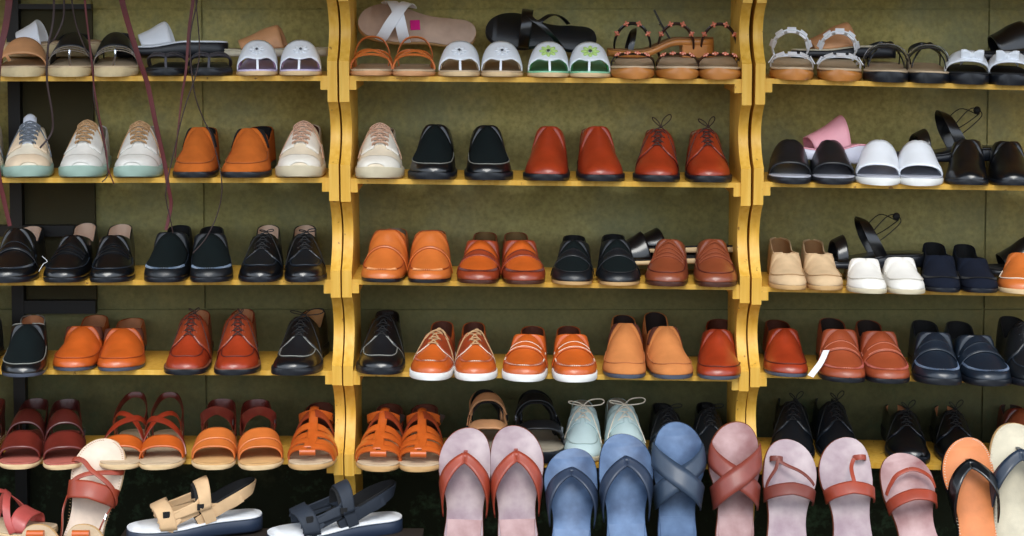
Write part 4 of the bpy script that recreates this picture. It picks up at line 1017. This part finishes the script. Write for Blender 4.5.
# ================================================================== ROW 4
place(None, 'slip_on_shoe', 'shoe', 4, -26, -8, 50, -1, 'black slip-on with orange lining mostly outside left edge, fourth shelf', 'black piped slip-ons', slip_on, up=K_BLK, lin=I_LEA, sole=R_BLK, seamm=T_GREY, top=(323,315))
place(None, 'slip_on_shoe', 'shoe', 4, 24, 34, 47, 1, 'black slip-on with grey piped vamp at left end of fourth shelf', 'black piped slip-ons', slip_on, up=K_BLK, plug=K_GRN, lin=I_LEA, sole=R_GREY, seamm=T_GREY, sole_h=.008, sm=-.001, hs=1.02, tf=.045, vm=.70, collar=T_GREY, topen=.44, top=(324,315), oq=.10, n2=1.8)
pair(slip_on, 'slip_on_shoe', 'shoe', 4, (76, 98, 48), (122, 134, 50), 'the orange slip-ons with pale lining on the fourth shelf', up=K_ORGB, lin=I_LEA, sole=R_GREY, sole_h=.008, sm=-.0015, hs=1.0, hh=.004, seamm=T_SEAMO, tf=.045, vm=.72, gore=I_BRN, toe=2.3, each=[dict(top=(326, 315)), dict(top=(328, 318))], oq=.10, n2=1.8, ov=-.03)
pair(derby, 'derby_shoe', 'shoe', 4, (187, 200, 49), (238, 245, 50), 'the chestnut derbies with dark laces on the fourth shelf', up=K_RED, flap=K_BRNL, lin=I_LEA, sole=R_BLK, seamm=T_SEAMR, apr=True, welt=mat('brown_welt', (120, 70, 48), rough=.5), lace=T_DRK, lst='up', bsize=.010, sole_h=.011, hs=1.12, toe=2.4, each=[dict(seed=2, top=(315, 310)), dict(seed=4, top=(315, 309))], ov=-.06)
place(None, 'derby_shoe', 'shoe', 4, 298, 317, 53, -1, 'black laced derby with tan lining at right end of left rack', 'black derbies either side of the rack panels', derby, up=K_BLK, lin=mat('tan_lining', (190, 140, 86), rough=.7), sole=R_BLK, seamm=T_GREY, apr=True, welt=R_BLK, lace=T_BLK, lst='side', bsize=.032, hs=1.1, plug=K_BLKS, toe=2.5, L=.28, sole_h=.012, top=(317,309), ov=-.06)
place(None, 'derby_shoe', 'shoe', 4, 380, 387, 52, 1, 'black laced derby with grey apron stitching at left of middle rack', 'black derbies either side of the rack panels', derby, up=K_BLK, lin=I_DARK, sole=R_BLK, seamm=T_GREY, apr=True, welt=R_BLK, lace=T_BLK, lst='side', bsize=.010, hs=1.12, plug=K_BLKS, toe=2.5, L=.28, sole_h=.012, top=(316,310), ov=-.04)
BOAT = dict(sole=R_WHT, sole_h=.014, sm=.002, hh=.0)
pair(derby, 'boat_shoe', 'shoe', 4, (431, 443, 47), (476, 474, 47), 'the orange-brown boat shoes with tan laces and white soles', up=K_ORGB, flap=K_BRNL, lin=I_BRN, seamm=T_WHT, apr=True, lace=T_TAN, lst='flop', bsize=.03, rows=3, hs=.93, L=.27, lacer=.0016, each=[dict(seed=6, top=(331, 321)), dict(seed=12, top=(332, 322))], stitchc=T_SEAMO, **BOAT)
pair(slip_on, 'loafer', 'shoe', 4, (524, 533, 48), (575, 568, 48), 'the orange loafers with white soles', up=K_ORGB, lin=I_BRN, seamm=T_WHT, stitch=T_SEAMO, vm=.70, tf=.045, hs=.97, L=.28, saddle=(.27, .34), **BOAT, each=[dict(top=(334, 326)), dict(top=(334, 326))], oq=.10, n2=1.8)
pair(slip_on, 'suede_slip_on', 'shoe', 4, (624, 622, 47), (671, 653, 47), 'the tan nubuck slip-ons with dark openings', up=K_TANS, lin=I_DARK, sole=R_GREY, seamm=mat('nubuck_seam', (176, 108, 60), rough=.8), tf=.07, vm=.74, hs=1.06, sole_h=.009, sm=-.001, hh=.004, gore=I_BRN, n=2.2, each=[dict(top=(323, 315)), dict(top=(326, 312))], ov=-.05)
place(None, 'slip_on_shoe', 'shoe', 4, 719, 719, 48, -1, 'red-brown slip-on at right end of the middle rack, fourth shelf', 'red-brown slip-ons either side of the rack panels', slip_on, up=K_RED, lin=I_BRN, sole=R_GREY, seamm=T_SEAMR, tf=.045, vm=.74, hs=1.0, sole_h=.008, sm=-.001, hh=.004, top=(329,319), ov=-.05)
place(None, 'slip_on_shoe', 'shoe', 4, 785, 774, 47, 1, 'red-brown slip-on at left end of the right rack, fourth shelf', 'red-brown slip-ons either side of the rack panels', slip_on, up=K_RED, lin=I_BRN, sole=R_GREY, seamm=T_SEAMR, tf=.045, vm=.74, hs=1.0, sole_h=.008, sm=-.001, hh=.004, top=(328,320), ov=-.05)
pair(slip_on, 'loafer', 'shoe', 4, (841, 828, 49), (886, 865, 49), 'the red penny loafers with stitched aprons', up=mat('brick_leather', (148, 68, 38), rough=.42, coat=.15), lin=I_DARK, sole=R_BLK, seamm=mat('pale_red_seam', (196, 120, 96), rough=.6), stitch=mat('red_stitch', (150, 60, 44), rough=.6), tf=.045, vm=.70, hs=1.02, sole_h=.010, sm=.0, saddle=(.26, .34), stsel=lambda t, v: True, each=[dict(top=(329, 318)), dict(top=(331, 320))], oq=.10, n2=1.8)
pair(slip_on, 'loafer', 'shoe', 4, (936, 920, 51), (985, 954, 53), 'the blue-black penny loafers with stitched aprons', up=leather('blue_black_leather', (22, 32, 44), rough=.35), lin=I_BLK, sole=R_BLK, seamm=T_SEAMK, stitch=mat('blue_stitch', (84, 100, 124), rough=.5), tf=.045, vm=.70, hs=1.02, sole_h=.012, sm=.002, saddle=(.27, .36), stsel=lambda t, v: True, each=[dict(top=(332, 320)), dict(top=(335, 321))], oq=.10, n2=1.8)
place(None, 'derby_shoe', 'shoe', 4, 1030, 1006, 54, 1, 'dark black shoe cut by the right picture edge on fourth shelf', None, derby, up=K_BLKS, lin=I_BLK, sole=R_BLK, seamm=T_SEAMK, apr=True, lace=T_BLK, nobow=True, top=(322,316))
# ================================================================== ROW 5
place(None, 'sandal', 'sandal', 5, -26, -4, 44, -1, 'dark brown sandal mostly outside the left edge of the fifth shelf', None, two_band, L=.27, up=K_BURG, up2=K_BURG)
pair(two_band, 'sandal', 'sandal', 5, (21, 37, 43), (66, 68, 44), 'the burgundy leather sandals with two broad bands', L=.27, up=K_BURG, up2=leather('dark_burgundy_leather', (70, 22, 18)), foot=mat('rose_leather_footbed', (176, 96, 82), rough=.6), sole=R_NAT, kind='burg')
pair(strappy, 'strappy_sandal', 'sandal', 5, (122, 136, 46), (163, 170, 46), 'the crossed-strap sandals with orange toe bands', L=.275)
pair(two_band, 'sandal', 'sandal', 5, (214, 222, 45), (261, 257, 46), 'the orange double-band sandals with dark heel straps', L=.27, up=K_ORG, up2=K_BURG, backm=K_BURG, foot=mat('honey_footbed', (206, 160, 104), rough=.7), sole=R_NAT, kind='orange')
place(None, 'fisherman_sandal', 'sandal', 5, 313, 322, 48, -1, 'orange woven fisherman sandal at right end of the left rack', 'orange woven fisherman sandals', fisherman, L=.28)
pair(fisherman, 'fisherman_sandal', 'sandal', 5, (379, 390, 47), (422, 426, 47), 'the orange woven fisherman sandals in the middle rack', 'orange woven fisherman sandals', L=.28)
place(None, 'sport_sandal', 'sandal', 5, 487, 484, 46, 1, 'tan and black strap sandal behind the brown flip-flops', None, sport, L=.235, up=K_TANL, inner=I_BLK, foot=I_GREY, sole=R_BLK, ov=-.002)
place(None, 'sport_sandal', 'sandal', 5, 540, 533, 50, -1, 'black strap sandal between tan sandal and pale moccasins', None, sport, L=.235, up=K_BLKS, inner=I_BLK, foot=I_GREY, sole=R_BLK, accent=SILV, ov=-.002)
pair(moccasin, 'moccasin', 'shoe', 5, (582, 581, 43), (627, 616, 44), 'the pale grey-green laced moccasins', L=.26, each=[dict(top=(405, 400)), dict(top=(404, 398))], ov=-.002)
KD = dict(up=K_BLKS, lin=I_BLK, sole=R_BLK, seamm=T_SEAMK, lace=T_BLK, lst='side', bsize=.02, hs=.95)
pair(derby, 'derby_shoe', 'shoe', 5, (668, 660, 44), (712, 705, 42), 'the black laced shoes behind the blue cross-strap slide', L=.27, **KD, each=[dict(top=(410, 403)), dict(top=(410, 402))], ov=-.004)
pair(derby, 'derby_shoe', 'shoe', 5, (792, 786, 48), (839, 823, 46), 'the black derbies at left of the right rack, fifth shelf', L=.285, **{**KD, 'lst': 'up', 'hs': 1.1}, each=[dict(top=(402, 397)), dict(top=(402, 397))], ov=-.004)
pair(derby, 'derby_shoe', 'shoe', 5, (907, 892, 47), (958, 942, 46), 'the black laced derbies with pale pink lining', L=.28, **{**KD, 'lin': I_LEA, 'lst': 'up', 'up': K_BLK, 'hs': 1.1}, each=[dict(top=(411, 404)), dict(top=(411, 405))], ov=-.004)
place(None, 'slip_on_shoe', 'shoe', 5, 1020, 1008, 48, 1, 'dark brown shoe behind the cream sandal at the right picture edge', None, slip_on, up=K_BURG, lin=I_DARK, sole=R_BRN, plug=K_BRN, ov=-.004, top=(408,404))

# ================================================================== ROW 1
place(None, 'espadrille_sandal', 'sandal', 1, 22, 27, 48, 1, 'rope-soled sandal with tan woven band at left end of top shelf', None, espadrille, L=.235, band_m=K_TANL)
pair(espadrille, 'espadrille_sandal', 'sandal', 1, (70, 76, 45), (116, 121, 45), 'the rope-soled sandals with black bands and silver straps', L=.235, band_m=K_BLKS, kind='silver')
pair(thong_flat, 'thong_sandal', 'sandal', 1, (166, 172, 42), (211, 214, 44), 'the black thong sandals on the top shelf', L=.235, up=mat('dark_strap', (66, 64, 70), rough=.4), foot=K_BLKS, sole=R_BLK, sole_h=.013)
pair(flower_slide, 'flower_slide', 'sandal', 1, (257, 260, 42), (301, 303, 43), 'the white flower slides with lavender footbeds', foot=I_LAV, L=.235, inner=I_MAG)
place(None, 'cord_sandal', 'sandal', 1, 371, 374, 44, 1, 'left sandal of the tan braided-strap sandals at left of middle rack', 'tan braided sandals', cord_sandal, L=.235)
place(None, 'cord_sandal', 'sandal', 1, 414, 416, 44, -1, 'right sandal of the tan braided-strap sandals beside the white flower slides', 'tan braided sandals', cord_sandal, L=.235)
pair(flower_slide, 'flower_slide', 'sandal', 1, (459, 460, 43), (502, 502, 43), 'the white flower slides with beige footbeds', foot=I_SAND, L=.235, inner=I_SAND)
pair(flower_slide, 'flower_slide', 'sandal', 1, (548, 547, 43), (590, 588, 43), 'the white slides with lime flowers and green footbeds', foot=I_GRN, L=.235, inner=mat('green_lining', (60, 150, 76), rough=.6), fl=LIME, fr=.013)
DKS = leather('dark_brown_strap', (44, 20, 18), rough=.4)
place(None, 'beaded_sandal', 'sandal', 1, 632, 632, 45, 1, 'black-strapped beaded sandal, leftmost of the three in the middle rack', 'copper-beaded sandals', beaded, L=.235, strap_m=K_BLK, bead_m=BEAD)
pair(beaded, 'beaded_sandal', 'sandal', 1, (677, 674, 44), (720, 717, 44), 'the brown-strapped copper-beaded sandals', 'copper-beaded sandals', L=.235, strap_m=DKS, bead_m=BEAD)
pair(beaded, 'ornament_sandal', 'sandal', 1, (791, 788, 44), (840, 834, 44), 'the sandals with white square ornaments and wooden soles', L=.235, strap_m=K_WHT, bead_m=BEADW, squares=True, ring_h=.060)
pair(black_strappy, 'strappy_sandal', 'sandal', 1, (885, 881, 45), (928, 921, 43), 'the black strappy sandals with silver trim, top shelf', L=.235)
pair(bow_sandal, 'bow_sandal', 'sandal', 1, (966, 961, 44), (1010, 1003, 44), 'the white bow sandals with black soles', L=.235)
# behind, row 1 (each lies across the heels of the front ones)
free(open_slide, 'slide_sandal', 'sandal', 'white wide-banded sandal with woven sole lying behind the tan espadrille', None, 52, 55, .15, .08, .21, 1, (0, R(4), R(-90)), up=K_WHT, foot=I_SAND, sole=R_ROPE, sole_h=.022, hh=.006, t1=.16, t2=.42, rise=.95)
free(open_slide, 'slide_sandal', 'sandal', 'white slide with black sole lying behind the black thong sandals', None, 172, 57, .15, .08, .235, 1, (0, R(-7), R(-88)), up=K_WHT, foot=K_WHT, sole=R_BLK, sole_h=.018, hh=.012, t1=.20, t2=.5, rise=.85)
free(open_slide, 'slide_sandal', 'sandal', 'tan leather slide with pale sole lying behind the lavender slides', None, 276, 56, .16, .08, .225, 1, (0, 0, R(-92)), up=K_TANL, foot=mat('stone_footbed', (196, 188, 164), rough=.7), sole=I_CRM, sole_h=.012, hh=.004, t1=.15, t2=.58, rise=.75)
def label_slipper(r, side, W, L=.25):
    A = sandal_base(r, side, W, L, foot=mat('taupe_footbed', (184, 156, 136), rough=.7), sole=R_TAN, sole_h=.012, hh=0, hs=1, hp=[(0, .014), (.1, .028), (.2, .038), (.4, .046), (1, .05)], waist=.12)
    for sg, o in ((1, .002), (-1, .005)):
        strap(A, [(.20, -sg * 1.0), (.26, -sg * .5), (.33, 0), (.38, sg * .5), (.42, sg * 1.0)], .024, K_WHT, r, 'cross_strap', off=o, th=.003)
    b = MB(); b.ribbon([(-.012, A.y(.47), A.z0 + .0015), (.012, A.y(.49), A.z0 + .0015)], (0, 1, 0), .021, .001, smooth=2); b.build('size_label', MAGN, r, label='magenta label')
    return A
g = free(label_slipper, 'slide_sandal', 'sandal', 'taupe slipper with white cross straps and magenta label leaning on the wall', None, 417, 50, .165, .095, .25, 1, (0, 0, 0))
g.rotation_euler = Matrix.Rotation(R(52), 3, 'X').to_4x4().to_3x3().to_euler()
g.matrix_world = Matrix.Translation(g.location + Vector((0, .012, .045))) @ Matrix.Rotation(R(8), 4, 'Y') @ Matrix.Rotation(R(58), 4, 'X') @ Matrix.Rotation(R(-90), 4, 'Z')
def black_thong(r, side, W, L=.25):
    A = sandal_base(r, side, W, L, foot=K_BLKS, sole=R_BLK, sole_h=.010, hh=0, hs=1, hp=[(0, .014), (.1, .028), (.2, .040), (.4, .056), (1, .06)], waist=.22)
    patch(A, lambda v: (.30, .40), K_BLK, r, 'toe_band', -1, 1, off=.001, thick=.003)
    strap(A, [(.44, .1), (.58, .45), (.72, 1.0)], .009, K_BLK, r, 'side_strap', off=.004)
    strap(A, [(.36, -.1), (.46, .1), (.6, -.45), (.74, -1.0)], .009, K_BLK, r, 'side_strap', off=.004)
    return A
g = free(black_thong, 'strappy_sandal', 'sandal', 'black sandal leaning on the wall behind the white flower slides', None, 541, 52, .17, .09, .235, 1, (0, 0, 0))
g.matrix_world = Matrix.Translation(g.location + Vector((0, .012, .035))) @ Matrix.Rotation(R(7), 4, 'Y') @ Matrix.Rotation(R(56), 4, 'X') @ Matrix.Rotation(R(-90), 4, 'Z')
def buckle_slide(r, side, W, L=.235):
    A = sandal_base(r, side, W, L, foot=mat('brown_footbed', (140, 96, 54), rough=.6), sole=R_WOOD, sole_h=.014, hh=.026, wedge=False, hs=1, hp=[(0, .014), (.1, .028), (.2, .040), (.4, .056), (1, .06)])
    b = MB(); b.ribbon([(0, A.y(.60), A.z0 + .02), (0, A.y(.52), A.z0 + .05), (0, A.y(.44), A.z0 + .085)], (1, 0, 0), .016, .004); b.build('ankle_strap', K_BLK, r)
    b = MB(); b.ball((0, A.y(.51) - .004, A.z0 + .055), .004, sc=(1, .5, 1)); b.build('stud', SILV, r)
    strap(A, [(.2, -1), (.25, 0), (.2, 1)], .012, K_BLK, r, 'toe_strap')
    return A
free(buckle_slide, 'strappy_sandal', 'sandal', 'brown heeled sandal with upright black strap behind the beaded sandals', None, 660, 57, .15, .08, .225, 1, (0, 0, R(-88)))
free(open_slide, 'slide_sandal', 'sandal', 'tan slide with dark sole lying behind the square-ornament sandals', None, 843, 58, .16, .08, .22, 1, (0, R(-6), R(-90)), up=K_TANL, foot=mat('stone_footbed', (196, 188, 164), rough=.7), sole=R_BLK, sole_h=.014, hh=.008, t1=.15, t2=.60, rise=.82)
free(open_slide, 'slide_sandal', 'sandal', 'black slide behind the white bow sandals at the right picture edge', None, 1020, 60, .15, .085, .235, 1, (0, 0, R(-90)), up=K_BLK, foot=I_BLK, sole=R_BLK, sole_h=.016, hh=.006, t1=.22, t2=.56, rise=.95)

# ================================================================== FRONT ROW: sandals standing on their heels, soles leaning on the fifth shelf
def standing(fn, name, label, group, px, top, wpx, side, lean=13, roll=0, L=.28, Yt=-.030, base=None, **kw):
    r = root(name, label, 'sandal', group)
    cl, sl = math.cos(R(lean)), math.sin(R(lean))
    base = ledge_r if base is None else base; zt = ZP(top, Yt - .01)
    lean = math.acos(max(-1, min(.992, (zt - base) / (L * math.cos(R(roll))))))
    W = wpx / FPX * (CAM_D + Yt - .03 + (CAM_Z - zt) * .07)
    fn(r, side, W, L=L, **kw)
    H = L / 2; xc = XP(px, zt, Yt) - math.sin(R(roll)) * H
    M = Matrix.Translation((xc, Yt - H * math.sin(lean), zt - H * math.cos(lean) * math.cos(R(roll)))) @ Matrix.Rotation(R(roll), 4, 'Y') @ Matrix.Rotation(-lean, 4, 'X') @ Matrix.Rotation(R(180), 4, 'Z') @ Matrix.Rotation(R(-90), 4, 'X')
    r.matrix_world = M
    return r
LD = 'upright on the front bench'
standing(flip_flop, 'flip_flop', 'left one of the pale pink flip-flops with red-brown leather V straps', 'pale pink flip-flops', 466, 430, 53, -1, L=.28, foot=I_PINKB, sole=K_BRN, strap_m=K_SHOW, pad=I_ROSE, roll=2)
standing(flip_flop, 'flip_flop', 'right one of the pale pink flip-flops with red-brown leather V straps', 'pale pink flip-flops', 516, 428, 54, 1, L=.285, foot=I_PINKB, sole=K_BRN, strap_m=K_SHOW, pad=I_ROSE, roll=-2)
standing(flip_flop, 'flip_flop', 'lower left one of the blue flip-flops with dark V straps', 'blue flip-flops', 571, 452, 54, -1, L=.25, foot=I_BLU, sole=K_BLUED, strap_m=K_BLUED, pad=I_BLU, roll=2)
standing(flip_flop, 'flip_flop', 'taller right one of the blue flip-flops with dark V straps', 'blue flip-flops', 625, 437, 55, 1, L=.275, foot=I_BLU, sole=K_BLUED, strap_m=K_BLUED, pad=I_BLU, roll=-1)
standing(flip_flop, 'cross_strap_slide', 'blue slide with crossed dark blue straps standing upright', None, 679, 424, 53, 1, L=.29, foot=I_BLU, sole=K_BLUED, strap_m=leather('slate_blue_leather', (46, 60, 78), rough=.45, coat=.1), kind='cross', pad=I_BLU, roll=1)
standing(flip_flop, 'cross_strap_slide', 'pinkish slide with crossed red-brown straps in front of the right panel', None, 733, 424, 52, -1, L=.29, foot=I_ROSE, sole=K_BRN, strap_m=leather('dusty_red_leather', (126, 56, 44), rough=.45, coat=.1), kind='cross', pad=I_ROSE, roll=1)
standing(flip_flop, 'toe_ring_sandal', 'pale sandal with slanting toe strap, leftmost of three toe-strap sandals', 'toe-strap sandals', 790, 443, 54, 1, L=.265, foot=I_PINKB, sole=K_BRN, strap_m=leather('dark_rust_leather', (112, 50, 38), rough=.5, coat=.1), kind='ring', mleaf=1, roll=4)
standing(flip_flop, 'toe_ring_sandal', 'pale sandal with straight toe strap and ring, middle of three', 'toe-strap sandals', 841, 441, 53, -1, L=.27, foot=I_PINKB, sole=K_BRN, strap_m=K_SHOW, kind='ring', mleaf=2, roll=-2)
standing(flip_flop, 'toe_ring_sandal', 'pale sandal with V toe strap and band, rightmost of three', 'toe-strap sandals', 899, 457, 53, 1, L=.25, foot=I_ROSE, sole=K_BRN, strap_m=K_SHOW, kind='ring', mleaf=3, roll=-9)
standing(flip_flop, 'flip_flop', 'orange stitched flip-flop with narrow black V strap standing upright', None, 962, 441, 52, -1, L=.27, foot=I_ORG, sole=R_BLK, strap_m=K_BLK, thread=T_WHT, roll=-3)
standing(flip_flop, 'flip_flop', 'cream stitched flip-flop with black V strap at the right picture edge', None, 1017, 426, 56, 1, L=.29, foot=I_CRM, sole=R_TAN, strap_m=leather('blue_grey_leather', (34, 46, 62)), thread=T_WHT, roll=5)
standing(flip_flop, 'strappy_sandal', 'pale upright sandal with crossed rust straps at lower left', None, 107, 441, 52, -1, L=.265, foot=mat('cream_pink_footbed', (222, 200, 180), rough=.7), sole=R_NAT, strap_m=K_SHOW, kind='strappy', roll=12, thread=T_TAN)

for px_, w_ in ((43, 'left'), (88, 'right')):
    standing(fisherman, 'fisherman_sandal', w_ + ' one of the orange toe loops peeking up at the lower left picture edge', 'fisherman sandals at the lower picture edge', px_, 527, 46, 1, L=.27, Yt=-.30, base=zf)
# sandals seen from the side on the bench
free(sport, 'sport_sandal', 'sandal', 'tan sport sandal with white footbed standing side-on on the front bench', None, 195, 533, -.06, .10, .275, 1, (0, 0, R(-72)), up=mat('sand_nubuck', (206, 170, 128), rough=.8), inner=I_BLK, foot=I_WHT, sole=R_NAVY)
free(sport, 'sport_sandal', 'sandal', 'black sport sandal with white footbed standing side-on on the front bench', None, 335, 537, -.06, .10, .285, 1, (0, 0, R(-68)), up=mat('navy_black_nubuck', (30, 38, 50), rough=.7), inner=I_BLK, foot=I_WHT, sole=R_NAVY)
free(strappy, 'strappy_sandal', 'sandal', 'pinkish red strap sandal at the lower left picture corner', None, -2, 531, -.05, .09, .25, 1, (0, 0, R(75)), up=leather('pinkish_red_leather', (176, 78, 72)), up2=leather('pinkish_red_leather', (176, 78, 72)))

# ================================================================== leather laces hanging over the left rack
LR = leather('dark_red_lace_leather', (84, 28, 30), rough=.5, coat=0, var=.2); LDk = leather('dark_brown_lace_leather', (44, 24, 22), rough=.5, coat=0)
def hang(label, pts, w0, w1, m, Y=-.085, name='leather_lace'):
    top = pts[0]; P = []
    for i, (x, y) in enumerate(pts):
        yy = Y + (.002 * (i % 2)); z = ZP(y, yy); P.append(Vector((XP(x, z, yy), yy, z)))
    p0 = P[0]; zt = ROWTOP
    P = [Vector((p0.x, -.002, zt + .001)), Vector((p0.x, -.03, zt + .006)), Vector((p0.x, Y, zt - .03))] + P
    P = [Vector((p0.x, .06, zt + .0015))] + P
    b = MB(); b.ribbon(P, (1, -.25, 0), w0, .0016, smooth=6, taper=w1)
    tag(b.build(name, m), label, 'lace', 'leather laces hanging over the left rack'); 
ROWTOP = ZP(-24) + TH + .001
hang('broad dark red leather lace hanging at the far left picture edge', [(9, 2), (5, 30), (-1, 58), (-4, 120), (-2, 170), (4, 200), (10, 226)], .020, .009, LR, name='leather_lace')
hang('dark leather lace curling onto the beige sneaker, left strand', [(54, 2), (53, 22), (48, 48), (47, 80), (52, 112), (52, 132), (40, 148)], .005, .004, LDk)
hang('thin leather lace joining the left strand above the top shelf', [(64, 2), (63, 20), (55, 38), (48, 47), (47, 78)], .0045, .003, LDk, Y=-.08)
hang('thin dark lace hanging beside the black-banded espadrille', [(72, 2), (76, 24), (84, 46), (93, 66), (94, 100), (103, 140), (108, 172), (102, 182)], .0032, .002, LDk, Y=-.08)
hang('dark red lace ending on the shelf under the white sneakers', [(85, 2), (88, 30), (92, 64), (94, 86), (98, 110), (106, 150), (108, 168), (114, 184)], .0055, .0022, LR)
hang('long broad red leather strap slanting down past the white sneaker', [(122, 0), (130, 30), (140, 62), (148, 86), (156, 125), (165, 165), (168, 186), (171, 205), (166, 230)], .0155, .007, LR)
hang('straight dark red strap hanging left of the suede slip-ons', [(193, 0), (189, 30), (186, 70), (182, 95), (178, 130), (175, 158)], .012, .002, LR)
hang('thin dark lace looping over the suede slip-ons down to black loafers', [(197, 2), (190, 40), (194, 90), (203, 118), (211, 135), (219, 165), (222, 190), (217, 215), (206, 238), (193, 253)], .0028, .002, LDk, Y=-.09)
hang('thin dark lace trailing onto the matt black loafer', [(196, 2), (199, 60), (184, 110), (172, 160), (166, 190), (167, 204), (170, 218), (173, 233)], .0026, .002, LDk, Y=-.095)
# price tags
b = MB(); z = ZP(375, -.075); b.ribbon([(XP(827, ZP(350, -.02), -.02), -.012, ZP(351, -.02)), (XP(821, ZP(363, -.05), -.05), -.046, ZP(363, -.05)), (XP(811, z, -.075), -.068, ZP(377, -.075))], (1, 0, .35), .014, .0006)
tag(b.build('price_tag', PAPER), 'white paper tag hanging from the left red penny loafer', 'tag')
b = MB(); z = ZP(262, -.03); xx = XP(46, z, -.03); b.tube([(XP(41, z, -.01), -.0, ZP(257, -.01)), (xx, -.02, ZP(262, -.03)), (XP(47, z), -.03, ZP(264, -.03)), (XP(43, z), -.035, ZP(271, -.03))], .0006, smooth=4)
tag(b.build('tag_thread', PAPER), 'short white plastic tag thread on the leftmost black loafer', 'tag')
